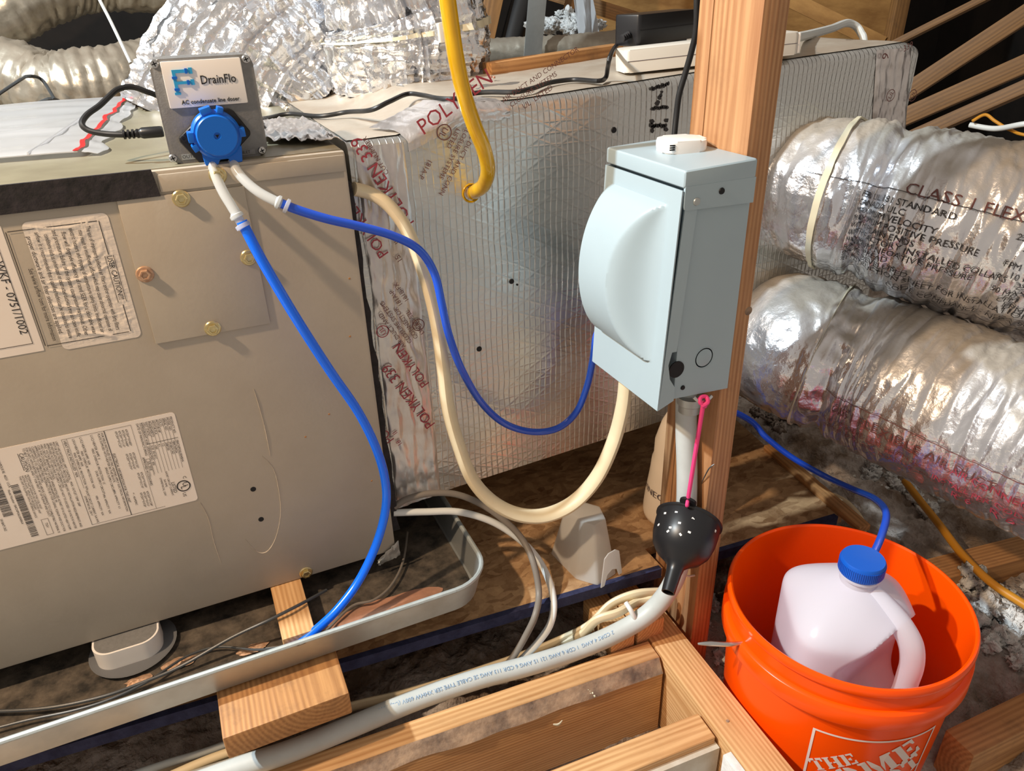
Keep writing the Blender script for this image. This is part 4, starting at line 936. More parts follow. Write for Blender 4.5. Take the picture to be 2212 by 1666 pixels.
def pfl(u, v):
    x = PXL + .06 + u*(PXR - PXL - .075); y = PYF + .017 + v*(PYB - PYF - .05)
    d = max(0, PXR - .055 - x); 
    if x > PXR - .055 and y < PYF + .055:                  # keep inside the rounded corner
        c = V((PXR - .055, PYF + .055, 0)); q = V((x, y, 0)) - c
        if q.length > .039: q = q.normalized()*.039; x, y = c.x + q.x, c.y + q.y
    return V((x, y, ZP + .0028 + .0012*noise.noise(V((x*30, y*30, 0)))))
obj('silt_and_shade', surf(pfl, 70, 40), MT['pan_floor'], dp, smooth=60, label='dark dirt and painted-in shade on the pan floor')
rr_ = random.Random(21)
for (u, v, r, m_) in ((383, 1440, .013, 'rust'), (400, 1428, .010, 'rust'), (296, 1472, .012, 'rust'), (540, 1405, .014, 'rust'), (700, 1300, .006, 'fluff')):
    pass
def stainf(c, rx, ry, sd):
    return lambda u, v: V((c.x + rx*u*math.cos(2*PI*v)*(1+.3*noise.noise(V((math.cos(2*PI*v)*2, math.sin(2*PI*v)*2, sd)))), c.y + ry*u*math.sin(2*PI*v)*(1+.3*noise.noise(V((math.cos(2*PI*v)*2, math.sin(2*PI*v)*2, sd+4)))), ZP + .0042 + .0016*noise.noise(V((u*3, v*9, sd))) + .003*(1-u)))
for k, (u, v, rx, ry) in enumerate(((388, 1432, .022, .010), (300, 1470, .016, .007), (545, 1402, .02, .008))):
    obj('rust_patch', surf(stainf(P(u, v, Z=ZP + .004), rx, ry, k), 8, 24, True), MT['rust'], dp, smooth=60, label='flaky rust patch')
c = P(830, 1318, Z=ZP + .004); obj('rust_stain', surf(stainf(c, .085, .022, 9), 8, 28, True), mat('pink_rust_stain', (0.50, 0.25, 0.16), (0.32, 0.17, 0.11), rough=0.8, scale=22, detail=8), dp, smooth=60, label='pinkish rust stain')
plank('support_block', 'rough wood block lying under the pan with its end towards the viewer', 'wood block', (-.0125, .6675, -.7715), (-.0125, 1.02, -.7715), (0, 0, 1), .148, .0365, MT['pine_dark'], bevel=.003)
plank('support_block', 'wood block under the far left end of the pan', 'wood block', (-.70, .70, -.7715), (-.70, 1.02, -.7715), (0, 0, 1), .148, .0365, MT['pine_dark'], bevel=.003)
plank('pan_strut', 'short pale timber standing in the pan under the air handler', 'timber', (.0215, .748, -.7305), (.026, 1.36, -.7305), (0, 0, 1), .041, .0345, MT['pine'], bevel=.002)
plank('pan_strut', 'pale timber in the pan far left under the air handler', 'timber', (-.80, .76, -.7305), (-.80, 1.36, -.7305), (0, 0, 1), .041, .0345, MT['pine'], bevel=.002)
# leak sensor in its dish
cx, cy = -.1765, .853
dish = tag(obj('sensor_dish', shell(lathe([(0, 0), (.040, 0), (.047, .0015), (.0518, .005), (.0528, .006)], 48, M.Translation(V((cx, cy, ZP + .0035)))), .0014), MT['smoke']), 'round smoky plastic dish in the pan under the cabinet edge', 'dish')
ls = thing('leak_sensor', 'white rounded water leak sensor sitting in the smoky dish', 'sensor', (cx - .003, cy - .006, ZP + .006))
obj('shell', rbox(.078, .060, .0300, .022, .003, 10), MT['white'], ls, M.Translation(V((cx - .003, cy - .002, ZP + .0205))))
obj('painted_top_shade', rbox(.073, .055, .0008, .020, .0002, 10), MT['doser'], ls, M.Translation(V((cx - .003, cy - .002, ZP + .0357))))  # thin grey slab paints the cabinet's shade onto the sensor's white top
def wire_on(name, label, pts, r, m, cat='wire', n=6, up=None):
    return tag(obj(name, tube(pts, r, 8, n), m), label, cat)
zw = -.738
wire_on('thin_wire', 'thin dark wire crossing the pan from the lower left to below the cabinet', [P(-40, 1538, Z=zw), P(60, 1534, Z=zw), P(140, 1524, Z=zw), P(230, 1503, Z=zw), P(300, 1478, Z=zw), P(390, 1440, Z=zw+.004), P(500, 1378, Z=zw+.02), P(585, 1338, Z=zw+.032), P(650, 1305, Z=zw+.032), P(705, 1275, Z=zw+.02)], .0021, MT['wire'])
wire_on('thin_wire', 'second thin dark wire hugging the front rim of the pan', [P(-40, 1582, Z=zw), P(60, 1556, Z=zw), P(160, 1535, Z=zw), P(240, 1510, Z=zw), P(320, 1472, Z=zw), P(400, 1420, Z=zw), P(470, 1398, Z=zw), P(550, 1404, Z=zw+.004), P(600, 1400, Z=-.7085)], .0016, MT['wire'])
wire_on('thin_wire', 'thin grey wire dropping behind the pan corner and winding along the strut', [P(880, 1150, Z=zw), P(870, 1215, Z=zw), P(845, 1265, Z=zw), P(808, 1296, Z=zw), P(768, 1306, Z=zw), P(742, 1325, Z=zw), P(705, 1362, Z=zw), P(670, 1382, Z=-.711), P(635, 1395, Z=-.7095), P(575, 1402, Z=zw+.006)], .0019, MT['dark_cable'])

# ------------------------------------------------------------------ joists, header, blocking, gypsum
ZJ = -0.86
def profile_board(name, label, cat, a, b, sec, m, wane=None):
    """a..b along the length (back top edge); sec: (across, up) outline in the cross-section"""
    a = V(a); b = V(b); x = (b - a).normalized(); z = V((0, 0, 1)); y = z.cross(x); L = (b - a).length
    world = M.Translation(a) @ M((x, y, z)).transposed().to_4x4()
    n = len(sec); vs = [V((0, s, t)) for s, t in sec] + [V((L, s, t)) for s, t in sec]
    fs = [tuple(range(n)), tuple(range(2*n-1, n-1, -1))] + [(i, i+n, (i+1) % n + n, (i+1) % n) for i in range(n)]
    r = tag(obj(name, bevelled(recalc((vs, fs)), .0012, 1), m, None, world), label, cat)
    if wane:
        (s0, t0), (s1, t1) = wane; k = 60
        d = V((s1 - s0, t1 - t0)); nn = V((d.y, -d.x)).normalized()
        if nn.x > 0: nn = -nn
        def f(u, v):
            e = .001 + .0016*abs(noise.noise(V((u*L*40, v*2, 0)))); w = v + .16*noise.noise(V((u*L*14, 4, v)))*(1 if v > .5 else .4)
            return V((u*L*.998 + .0005, s0 + (s1-s0)*w + nn.x*e, t0 + (t1-t0)*w + nn.y*e))
        obj('bark_edge', surf(f, 120, 8), MT['wane'], r, world, smooth=60, label='dark bark along the corner')
    return r
J0, J1 = P(590, 1657, Z=ZJ), P(1400, 1384, Z=ZJ)
dJ = (J1 - J0).normalized()
profile_board('joist', 'pine joist with dark bark edge in front, under the thick grey cable', 'joist', J0 - dJ*.5, J1, [(0, 0), (-.032, 0), (-.0455, -.019), (-.0455, -.14), (0, -.14)], MT['pine'], ((-.0325, -.0005), (-.046, -.020)))
hr0, hr1 = P(1437, 1320, Z=ZJ), P(1697, 1640, Z=ZJ); dh = (hr1 - hr0).normalized()
hl0 = P(1397, 1374, Z=ZJ); wid = abs((hl0 - hr0).cross(dh).length)
board_h = wid
hc = dh.cross(V((0, 0, 1))); 
if (hl0 - hr0).dot(hc) < 0: hc = -hc
h0 = hr0 - dh*.015 + hc*wid/2 + V((0, 0, -.07)); h1 = hr1 + dh*.22 + hc*wid/2 + V((0, 0, -.07))
plank('header_joist', 'pine header running towards the viewer at the left of the orange bucket', 'joist', h0, h1, (0, 0, 1), wid, .14, MT['pine'], bevel=.003)
xl = hl0.x - .006
zq = P(1512, 1537, X=xl).z
q0, q1 = P(1190, 1664, Z=zq), P(1508, 1540, Z=zq); dq = (q1 - q0).normalized()
profile_board('joist', 'lowest pine joist at the front edge meeting the header', 'joist', q0 - dq*.35, q1, [(0, 0), (-.040, 0), (-.040, -.10), (0, -.10)], MT['pine'])
g0 = q1 + V((0, -.0425, -.062)); g1 = q0 - dq*.3 + V((0, -.0425, -.062))
plank('gypsum_strip', 'rough pale gypsum board edge below the lowest joist', 'drywall', g1, g0, (0, 0, 1), .012, .10, MT['drywall'], bevel=.001)
ga = hl0 + dh*.205 + V((-.0065, 0, -.062)); gb = ga + dh*.22
plank('gypsum_strip', 'white crumbling gypsum lining on the header below the bucket', 'drywall', ga, gb, (0, 0, 1), .012, .115, MT['drywall_core'], bevel=.001)
zbk = -.83
bk = [P(1262, 1300, Z=zbk), P(1325, 1275, Z=zbk), P(1330, 1330, Z=zbk)]
plank('blocking', 'pine blocking stub behind the twisted cream cables', 'wood block', V((bk[0].x + .02, deck_y(.42) + .02, zbk - .021)), V((bk[0].x + .02, J1.y + .004, zbk - .021)), (0, 0, 1), .040, .042, MT['pine'])
plank('blocking', 'second pine blocking stub beside the post under the cables', 'wood block', V((bk[0].x + .068, deck_y(.47) + .02, zbk - .021)), V((bk[0].x + .068, J1.y + .004, zbk - .021)), (0, 0, 1), .046, .042, MT['pine'])
plank('right_joist', 'short dark pine joist at the right edge beside the orange bucket', 'joist', P(2073, 1605, Z=-.88) + V((0, 0, -.07)), P(2345, 1470, Z=-.88) + V((0, 0, -.07)), (0, 0, 1), .042, .14, MT['pine_dark'])
plank('floor_joist', 'dim joist behind the bucket under the foil ducts', 'joist', P(2000, 1235, Z=-.872) + V((0, 0, -.05)), P(2330, 1150, Z=-.872) + V((0, 0, -.05)), (0, 0, 1), .05, .10, MT['pine_dark'])
plank('deck_edge_strip', 'thin pale wood strip along the right edge of the deck', 'timber', P(1660, 965, Z=-.783), P(1868, 1143, Z=-.783), (0, 0, 1), .022, .012, MT['pine_dark'])

# ------------------------------------------------------------------ cables
def cable(name, label, pts, r, m, flat=1.0, up=None, seg=14, n=8, cat='cable'):
    return tag(obj(name, tube(pts, r, seg, n, flat, up), m), label, cat)
cable('flat_cable', 'thick beige flat cable hanging in a loop from the cabinet edge to the grey box', [P(764, 408, Y=.868), P(800, 418, Y=.868), P(840, 444, Y=.858), P(878, 495, Y=.846), P(905, 560, Y=.836), P(930, 640, Y=.828), P(947, 720, Y=.822), P(958, 800, Y=.818), P(968, 880, Y=.812), P(990, 960, Y=.805), P(1020, 1035, Y=.795), P(1065, 1085, Y=.785), P(1120, 1112, Y=.775), P(1180, 1113, Y=.765), P(1240, 1085, Y=.755), P(1290, 1030, Y=.748), P(1325, 955, Y=.742), P(1345, 880, Y=.738), P(1352, 820, Y=.736), P(1354, 780, Y=.735)],
      [.0125, .0125, .0125, .0125, .0125, .0135, .0142, .0142, .0142, .0138, .0138, .0138, .0138, .0138, .0142, .0145], MT['nm_beige'], 0.62, (0, -1, 0))
zc_ = -.846
cable('service_cable', 'thick grey cable dropping from the box down the post and away to the lower left', [P(1483, 845, X=.548), P(1482, 930, X=.549), P(1484, 1020, X=.550), P(1482, 1110, X=.548), P(1474, 1190, X=.542), P(1452, 1262, X=.528), P(1405, 1322, Z=-.806), P(1335, 1366, Z=-.830), P(1250, 1403, Z=zc_), P(1150, 1436, Z=zc_), P(1030, 1468, Z=zc_), P(900, 1512, Z=zc_), P(760, 1570, Z=zc_), P(620, 1625, Z=zc_), P(480, 1670, Z=zc_), P(330, 1720, Z=zc_)],
      .0140, MT['grey_cable'])
# faint print on the thick cable
sc_pts = spline([P(1335, 1366, Z=-.830), P(1250, 1403, Z=zc_), P(1150, 1436, Z=zc_), P(1030, 1468, Z=zc_), P(900, 1512, Z=zc_)], 20)
def on_cable(x, y):
    d = 0; 
    for a, b in zip(sc_pts, sc_pts[1:]):
        l = (b - a).length
        if d + l >= x or b is sc_pts[-1]:
            t = (b - a).normalized(); p = a + t*(x - d); s = t.cross(V((0, 0, 1))).normalized()
            if s.y > 0: s = -s
            an = y/.0143 + .45; return p + (s*math.sin(an) + V((0, 0, 1))*math.cos(an)) * .0147
        d += l
scb = bpy.data.objects['service_cable']
lettering('lettering', [T2('2 CDRS 4 AWG  1 CDR 6 AWG 121 15 AWG 6 CDR 113 AWG SE CABLE TYPE SER XHHW 600V (UL) 1999', 0.01, -.002, .0075)], on_cable, MT['ink_blue'], scb, 'faint blue print')
zk = -.853
cable('house_cable', 'cream cable running lower left from the post under the grey cable', [P(1425, 1279, Z=-.805), P(1372, 1284, Z=-.80), P(1320, 1306, Z=-.815), P(1272, 1352, Z=zk+.01), P(1200, 1388, Z=zk-.01), P(1110, 1424, Z=zk-.02), P(980, 1468, Z=zk-.02), P(860, 1503, Z=zk-.02), P(770, 1524, Z=zk-.02), P(650, 1560, Z=-.875), P(480, 1615, Z=-.875), P(300, 1680, Z=-.875)], .0075, MT['nm_cream'], .7, seg=10)
cable('house_cable', 'cream cable twisted round the first one beside the post', [P(1422, 1296, Z=-.81), P(1380, 1300, Z=-.812), P(1335, 1324, Z=-.808), P(1288, 1340, Z=-.818), P(1255, 1372, Z=-.85), P(1180, 1406, Z=-.875), P(1060, 1450, Z=-.885)], .0075, MT['nm_cream'], .7, seg=10)
cable('tail_cable', 'short white cable tail poking up between the cream cables', [P(1352, 1302, Z=-.79), P(1362, 1318, Z=-.795), P(1372, 1338, Z=-.81), P(1376, 1350, Z=-.83)], .0035, MT['white_cable'])
cable('thin_cable', 'thin white cable arching out from under the cabinet and down past the deck edge', [P(850, 1108, Y=.865), P(920, 1106, Y=.855), P(990, 1106, Y=.84), P(1060, 1126, Y=.82), P(1118, 1162, Y=.80), P(1160, 1205, Y=.785), P(1186, 1255, Y=.752), P(1196, 1305, Y=.728), P(1188, 1350, Y=.706), P(1162, 1388, Y=.704), P(1128, 1424, Y=.704), P(1108, 1446, Y=.704)], .0052, MT['white_cable'])
cable('thin_cable', 'thin dark grey cable arching above the white one and down beside it', [P(851, 1096, Y=.866), P(880, 1078, Y=.866), P(930, 1066, Y=.86), P(985, 1068, Y=.85), P(1040, 1090, Y=.835), P(1090, 1125, Y=.81), P(1128, 1165, Y=.79), P(1152, 1215, Y=.76), P(1164, 1280, Y=.735), P(1156, 1330, Y=.708), P(1135, 1375, Y=.706), P(1108, 1420, Y=.706), P(1085, 1446, Y=.706)], .0048, MT['dark_cable'])
cable('thin_cable', 'thin grey cable lying in the lower left corner above the grey cable', [P(545, 1588, Z=-.845), P(440, 1626, Z=-.845), P(360, 1650, Z=-.845), P(270, 1680, Z=-.845)], .005, MT['grey_cable'])
cable('thin_cable', 'thin cream cable beside the thick grey cable at the lower left', [P(560, 1604, Z=-.842), P(450, 1642, Z=-.842), P(340, 1690, Z=-.842)], .006, MT['nm_cream'])
cable('orange_cable', 'orange-brown cable running from under the foil duct to the right edge', [P(1955, 1040, Z=-.87), P(1990, 1085, Z=-.865), P(2030, 1135, Z=-.862), P(2080, 1200, Z=-.86), P(2140, 1258, Z=-.86), P(2212, 1306, Z=-.86), P(2300, 1360, Z=-.86), P(2520, 1450, Z=-.87)], .0068, MT['orange_cable'])
cable('cream_cable', 'short cream cable bending down beside the deck corner by the bucket', [P(1800, 1072, Z=-.80), P(1826, 1086, Z=-.795), P(1848, 1108, Z=-.795), P(1862, 1132, Z=-.80), P(1862, 1150, Z=-.82), P(1850, 1162, Z=-.85)], .0062, MT['nm_cream'])
cable('thin_cable', 'yellow wire lying on the dark duct at the far right', [D(2100, 262, 1.7), D(2128, 248, 1.69), D(2150, 262, 1.68), D(2185, 282, 1.66), D(2240, 296, 1.62), D(2500, 330, 1.5)], .0035, MT['orange_cable'])
cable('thin_cable', 'pale thin wire lying above the flexible duct at the right edge', [D(2095, 270, 1.72), D(2150, 278, 1.68), D(2212, 268, 1.62), D(2280, 262, 1.6), D(2560, 250, 1.5)], .006, MT['white_cable'])

# ------------------------------------------------------------------ dosing unit and tubing
DY = 0.868; DQ = lambda u, v, e=0.0: P(u, v, Y=DY - e)
d0, d1, d2, d3 = DQ(320, 127), DQ(547, 118), DQ(578, 340), DQ(370, 355)
dx0 = (d0.x + d3.x) / 2; dx1 = (d1.x + d2.x) / 2; dz1 = (d0.z + d1.z) / 2; dz0 = HT + .0008
dw, dh_ = dx1 - dx0, dz1 - dz0; dcx, dcz = (dx0 + dx1) / 2, (dz0 + dz1) / 2
du = thing('dosing_pump', 'small grey dosing unit with white sign and blue pump head on top of the cabinet', 'pump', (dcx, DY + .03, dz0))
FRM = lambda x, y, z: frame((x, y, z), (1, 0, 0), (0, 0, 1))         # local z = towards the viewer
obj('enclosure', rbox(dw*.985, dh_*.985, .050, .008, .002, 6), MT['doser'], du, FRM(dcx, DY + .033, dcz))
obj('front_lid', rbox(dw, dh_, .008, .009, .0022, 6), MT['doser'], du, FRM(dcx, DY + .004, dcz))
for u, v in ((333, 138), (531, 128), (374, 342), (566, 325)):
    c = DQ(u, v); ax = FRM(c.x, DY, c.z); s_ = obj('lid_screw', recalc(lathe([(0, 0), (.0042, 0), (.0042, .0004), (.0034, .0014), (0, .0017)], 20, ax)), MT['steel'], du)
    bmx = box(-.0024, .0024, -.0005, .0005, .0012, .0020); obj('cross_slot', bmx, MT['hole'], s_, ax @ M.Rotation(.3, 4, 'Z')); obj('cross_slot', box(-.0005, .0005, -.0024, .0024, .0012, .0020), MT['hole'], s_, ax @ M.Rotation(.3, 4, 'Z'))
s0, s1, s2, s3 = DQ(345, 133), DQ(519, 124), DQ(534, 222), DQ(367, 234)
sw = ((s1.x - s0.x) + (s2.x - s3.x)) / 2; sh = ((s0.z - s3.z) + (s1.z - s2.z)) / 2; scx = (s0.x+s1.x+s2.x+s3.x)/4; scz = (s0.z+s1.z+s2.z+s3.z)/4
sg = obj('sign_plate', rbox(sw, sh, .0028, .0012, .0004, 3), MT['white'], du, FRM(scx, DY - .0014, scz), label='white sign with raised logo and lettering')
smap = plane_map((scx - sw/2, DY - .0028, scz + sh/2), (1, 0, 0), (0, 0, 1), (0, -1, 0), .0)
px = sw / 174.0                                      # sign units: photograph pixels across the plate
def relief(name, items, m, h, parent):
    a, b = join(*items); bm = recalc(([smap(x, y) for x, y in a], b))
    bmesh.ops.remove_doubles(bm, verts=bm.verts, dist=1e-6)
    r = bmesh.ops.extrude_face_region(bm, geom=list(bm.faces)); 
    for v in [e for e in r['geom'] if isinstance(e, bmesh.types.BMVert)]: v.co.y -= h
    bmesh.ops.recalc_face_normals(bm, faces=bm.faces)
    return obj(name, bm, m, parent, smooth=0)
relief('lettering', [T2('DrainFlo', 77*px, -52*px, 27*px, sx=.84), T2('AC condensate line doser', 27*px, -93*px, 13.6*px, bold=.35*px, sx=.90)], MT['black'], .0006, sg)
R2 = lambda a, b, c_, d: rect2(a*px, -d*px, c_*px, -b*px)
relief('pipe_logo', [R2(20, 18, 27, 66), R2(27, 18, 56, 25), R2(27, 43, 56, 49), R2(56, 15, 64, 28), R2(56, 40, 64, 52), R2(17, 66, 30, 71)], MT['sky'], .0012, sg)
for a in ((48, 16, 53, 27), (48, 41, 53, 51), (18, 32, 29, 37), (18, 57, 29, 62)): relief('pipe_ring', [R2(*a)], MT['pump'], .0020, sg)
for a, b, c_, d, s_ in ((394, 330, 430, 346, 'OUTLET'), (517, 322, 550, 336, 'INLET')):
    p0, p1 = DQ(a, d), DQ(c_, b); lt = obj('name_strip', box(p0.x, p1.x, DY - .0004, DY + .0002, p0.z, p1.z), MT['doser'] if s_ == 'INLET' else MT['galv'], du)
    lettering('lettering', [T2(s_, 0.0005, 0.0015, (p1.z - p0.z)*.82, sx=1.05)], plane_map((p0.x, DY - .0004, p0.z), (1, 0, 0), (0, 0, 1), (0, -1, 0), .0003), MT['ink'], lt)
hp = [DQ(386, 297), DQ(440, 243), DQ(452, 238), DQ(493, 234), DQ(503, 238), DQ(540, 283), DQ(540, 291), DQ(486, 350), DQ(432, 352), DQ(388, 306)]
obj('mounting_flange', bevelled(prism([V((p.x, DY - .004, p.z)) for p in hp], (0, .0042, 0)), .0008, 1), MT['black'], du)
c = DQ(397, 298); obj('flange_screw', recalc(lathe([(0, 0), (.0032, 0), (.0030, .0022), (.0016, .0022), (.0013, .0012), (0, .0012)], 18, FRM(c.x, DY - .004, c.z))), MT['black'], du)
pc_ = DQ(467, 290, .012); ax = FRM(pc_.x, DY - .004, pc_.z)
ph = obj('pump_head', recalc(lathe([(0, 0), (.0235, 0), (.0240, .002), (.0240, .015), (.0222, .0175), (.0205, .0175), (.0200, .0205), (.0190, .0215), (.0035, .0215), (.0030, .0200), (0, .0200)], 56, ax)), MT['pump'], du, label='round blue pump head')
obj('drive_hole', recalc(lathe([(0, .0201), (.0021, .0201), (.0021, .0204), (0, .0204)], 3, ax @ M.Rotation(.5, 4, 'Z'))), MT['hole'], ph)
for ang, wd in ((104, .011), (180, .010), (2, .009), (72, .006), (205, .007)):
    a = math.radians(ang); obj('clip_tab', box(-.0025, .0035, -wd/2, wd/2, .003, .0185, .0008), MT['pump'], ph, ax @ M.Rotation(a, 4, 'Z') @ M.Translation(V((.0243, 0, 0))))
pz = DQ(470, 333, .010); obj('port_block', bevelled(prism([V((DQ(431, 318, .008).x, DY - .0045, DQ(431, 318, .008).z)), V((DQ(520, 312, .008).x, DY - .0045, DQ(520, 312, .008).z)), V((DQ(522, 346, .008).x, DY - .0045, DQ(522, 346, .008).z)), V((DQ(496, 350, .008).x, DY - .0045, DQ(496, 350, .008).z)), V((DQ(492, 340, .008).x, DY - .0045, DQ(492, 340, .008).z)), V((DQ(474, 342, .008).x, DY - .0045, DQ(474, 342, .008).z)), V((DQ(470, 353, .008).x, DY - .0045, DQ(470, 353, .008).z)), V((DQ(443, 355, .008).x, DY - .0045, DQ(443, 355, .008).z))], (0, -.013, 0)), .0012, 2), MT['pump'], ph)
# tubing
def run(name, label, clear, conn, blue, r, m_='bluetube'):
    t = thing(name, label, 'tubing', clear[0])
    obj('milky_sleeve', tube(clear, .0052, 14, 8), MT['cleartube'], t, label='milky clear sleeve')
    a, b = conn; ax = frame(a, (b - a), (0, -1, 0)) @ M.Rotation(PI/2, 4, 'Y')
    L = (b - a).length
    obj('barb_connector', recalc(lathe([(0, 0), (.0040, 0), (.0062, L*.12), (.0072, L*.15), (.0072, L*.30), (.0048, L*.33), (.0048, L*.62), (.0078, L*.66), (.0078, L*.84), (.0050, L*.88), (.0040, L), (0, L)], 20, ax)), MT['cleartube'], t, label='clear barbed connector')
    obj('blue_hose', tube(blue, r, 14, 8), MT[m_], t); return t
ob = [P(522, 478, Y=.820), P(533, 500, Y=.818), P(570, 570, Y=.812), P(640, 688, Y=.806), P(712, 800, Y=.806), P(775, 892, Y=.806), P(815, 975, Y=.806), P(833, 1045, Y=.805), P(832, 1105, Y=.80), P(812, 1178, Y=.79), P(775, 1255, Y=.775), P(728, 1318, Y=.76), P(678, 1365, Y=.750), P(626, 1409, Y=.742)]
run('outlet_tubing', 'bright blue outlet tube sweeping down the cabinet front into the drain pan', [P(457, 350, Y=.856), P(466, 380, Y=.846), P(482, 415, Y=.836), P(500, 445, Y=.828), P(514, 468, Y=.822)], (P(506, 458, Y=.825), P(531, 498, Y=.818)), ob, .0058)
ib = [P(608, 440, Y=.812), P(650, 456, Y=.81), P(710, 474, Y=.808), P(780, 490, Y=.808), P(850, 510, Y=.808), P(905, 540, Y=.808), P(938, 590, Y=.81), P(955, 660, Y=.803), P(970, 725, Y=.803), P(998, 800, Y=.81), P(1040, 870, Y=.83), P(1090, 915, Y=.84), P(1150, 933, Y=.845), P(1205, 925, Y=.842), P(1245, 890, Y=.836), P(1268, 835, Y=.83), P(1280, 780, Y=.825), P(1290, 720, Y=.82), V((.50, .82, -.44)), V((.56, .80, -.46)), V((.64, .80, -.54)),
      P(1615, 905, Y=.80), P(1655, 945, Y=.785), P(1710, 988, Y=.76), P(1780, 1028, Y=.72), P(1840, 1056, Y=.66), P(1890, 1078, Y=.60), P(1914, 1108, Y=.555), P(1905, 1155, Y=.52), P(1885, 1200, Y=.495), P(1868, 1224, Y=.483), P(1862, 1262, Y=.480)]
run('inlet_tubing', 'darker blue inlet tube looping past the trunk and behind the box to the jug cap', [P(503, 348, Y=.856), P(512, 370, Y=.846), P(535, 396, Y=.834), P(562, 417, Y=.824), P(592, 433, Y=.816), P(604, 438, Y=.814)], (P(594, 433, Y=.815), P(628, 449, Y=.811)), ib, .0050, 'bluetube_dark')
# power lead of the dosing unit
pl_ = thing('power_lead', 'thin black power lead from the dosing unit across the trunk top to the adapter', 'cord', P(300, 290, Y=.89))
cp = [P(296, 290, Y=.892), P(262, 291, Y=.895), P(225, 289, Y=.90), P(192, 282, Y=.905), P(177, 268, Y=.91), P(188, 248, Y=.92), P(215, 228, Y=.93), P(236, 208, Y=.94), P(255, 193, Y=.95), P(285, 188, Y=.955), P(325, 201, Y=.955), P(420, 235, Y=.96), P(520, 258, Y=.965), P(572, 256, Z=-.1455), P(625, 246, Z=-.1455), P(690, 251, Z=-.143), P(750, 242, Z=-.138), P(800, 238, Z=-.128), P(840, 220, Z=-.1195), P(880, 203, Z=-.1165), P(915, 206, Z=-.1165), P(950, 213, Z=-.116), P(990, 213, Z=-.1155), P(1022, 202, Z=-.115), P(1060, 199, Z=-.114), P(1110, 199, Z=-.113), P(1150, 191, Z=-.1115), P(1190, 178, Z=-.110), P(1240, 172, Z=-.109), P(1290, 175, Z=-.1075), P(1308, 168, Z=-.1065), P(1313, 145, Z=-.092), P(1318, 122, Z=-.078), P(1330, 100, Y=1.02), P(1350, 84, Y=1.035)]
obj('lead', tube(cp, .0030, 10, 7), MT['black_rubber'], pl_)
pa, pb_ = P(352, 284, Y=.886), P(292, 289, Y=.890); ax = frame(pa, pb_ - pa, (0, 0, 1)) @ M.Rotation(PI/2, 4, 'Y'); L = (pb_ - pa).length
obj('plug', recalc(lathe([(0, 0), (.0050, 0), (.0056, .002), (.0056, L*.72), (.0050, L*.78), (.0040, L*.84), (.0046, L*.88), (.0046, L*.94), (.0034, L*.96), (.0034, L), (0, L)], 20, ax)), MT['black'], pl_)
for k in range(3): obj('strain_relief_ring', recalc(lathe([(.003, 0), (.0046, .0004), (.0046, .0022), (.003, .0026)], 16, ax @ M.Translation(V((0, 0, L*1.02 + .0042*k))))), MT['black'], pl_)
# zip bag on the cabinet top
bz = HT + .0022
br0, br1 = P(170, 337, Z=bz), P(281, 214, Z=bz)
def bagf(u, v):
    e = br0.lerp(br1, v); x = e.x - u*.55; y = e.y + .0*u + .012*math.sin(u*7)
    w = .0018*noise.noise(V((u*5, v*14, 0))) + .0022*max(0, noise.noise(V((u*3, v*30, 4)))) + .0012*math.sin(v*44 + 4*noise.noise(V((u*4, v*3, 1))))*sstep(0, .1, u)
    return V((x + .006*noise.noise(V((v*9, u*2, 3)))*(1-u), y, bz + .004 + w))
zbag = thing('zip_bag', 'clear plastic zip bag with a red zip line lying on the cabinet top', 'bag', (-.25, 1.2, HT))
obj('film', shell(surf(bagf, 50, 46), .0012), MT['bag'], zbag, smooth=60)
def zipf(u, v):
    p = bagf(.0, v); return p + V((.001 - .012*u*.45 + .003*math.sin(v*46)*.35, 0, .0018))
obj('zip_strip', shell(surf(zipf, 3, 60), .0008), MT['redstrip'], zbag, label='red zip strip')
def lipf(u, v):
    p = bagf(.0, v); return p + V((.004 + .022*u*(.7 + .5*noise.noise(V((v*10, 0, 0)))), -.004*u, -.0030*u + .0012*noise.noise(V((v*20, u*3, 0)))))
obj('torn_lip', shell(surf(lipf, 6, 50), .0006), MT['bag'], zbag)
obj('fold', tube([bagf(.09, 0) + V((0, 0, .002)), bagf(.07, .4) + V((0, 0, .003)), bagf(.05, 1.0) + V((0, 0, .002))], .0022, 6, 10, .5), MT['bag'], zbag)

# amber sight tube
ta = thing('sight_tube', 'amber-yellow clear tube curving down into a hole in the trunk face', 'tube', P(1018, 417, Y=.886))
ap_ = [P(905, -480, Y=.80), P(955, -90, Y=.80), P(964, -20, Y=.80), P(975, 60, Y=.80), P(986, 130, Y=.80), P(1003, 205, Y=.802), P(1024, 270, Y=.806), P(1045, 322, Y=.81), P(1054, 366, Y=.822), P(1046, 398, Y=.846), P(1030, 412, Y=.868), P(1018, 418, Y=.892)]
obj('hose', tube(ap_, .0088, 18, 9), MT['amber'], ta)
c = P(1018, 417, Y=YT); ax = frame((c.x, YT + .001, c.z), (1, 0, 0), (0, 0, 1))
obj('hole_edge', recalc(lathe([(.0085, 0), (.0115, .003), (.0125, .0015), (.0125, 0)], 28, ax)), MT['amber'], ta, label='amber-stained hole edge')

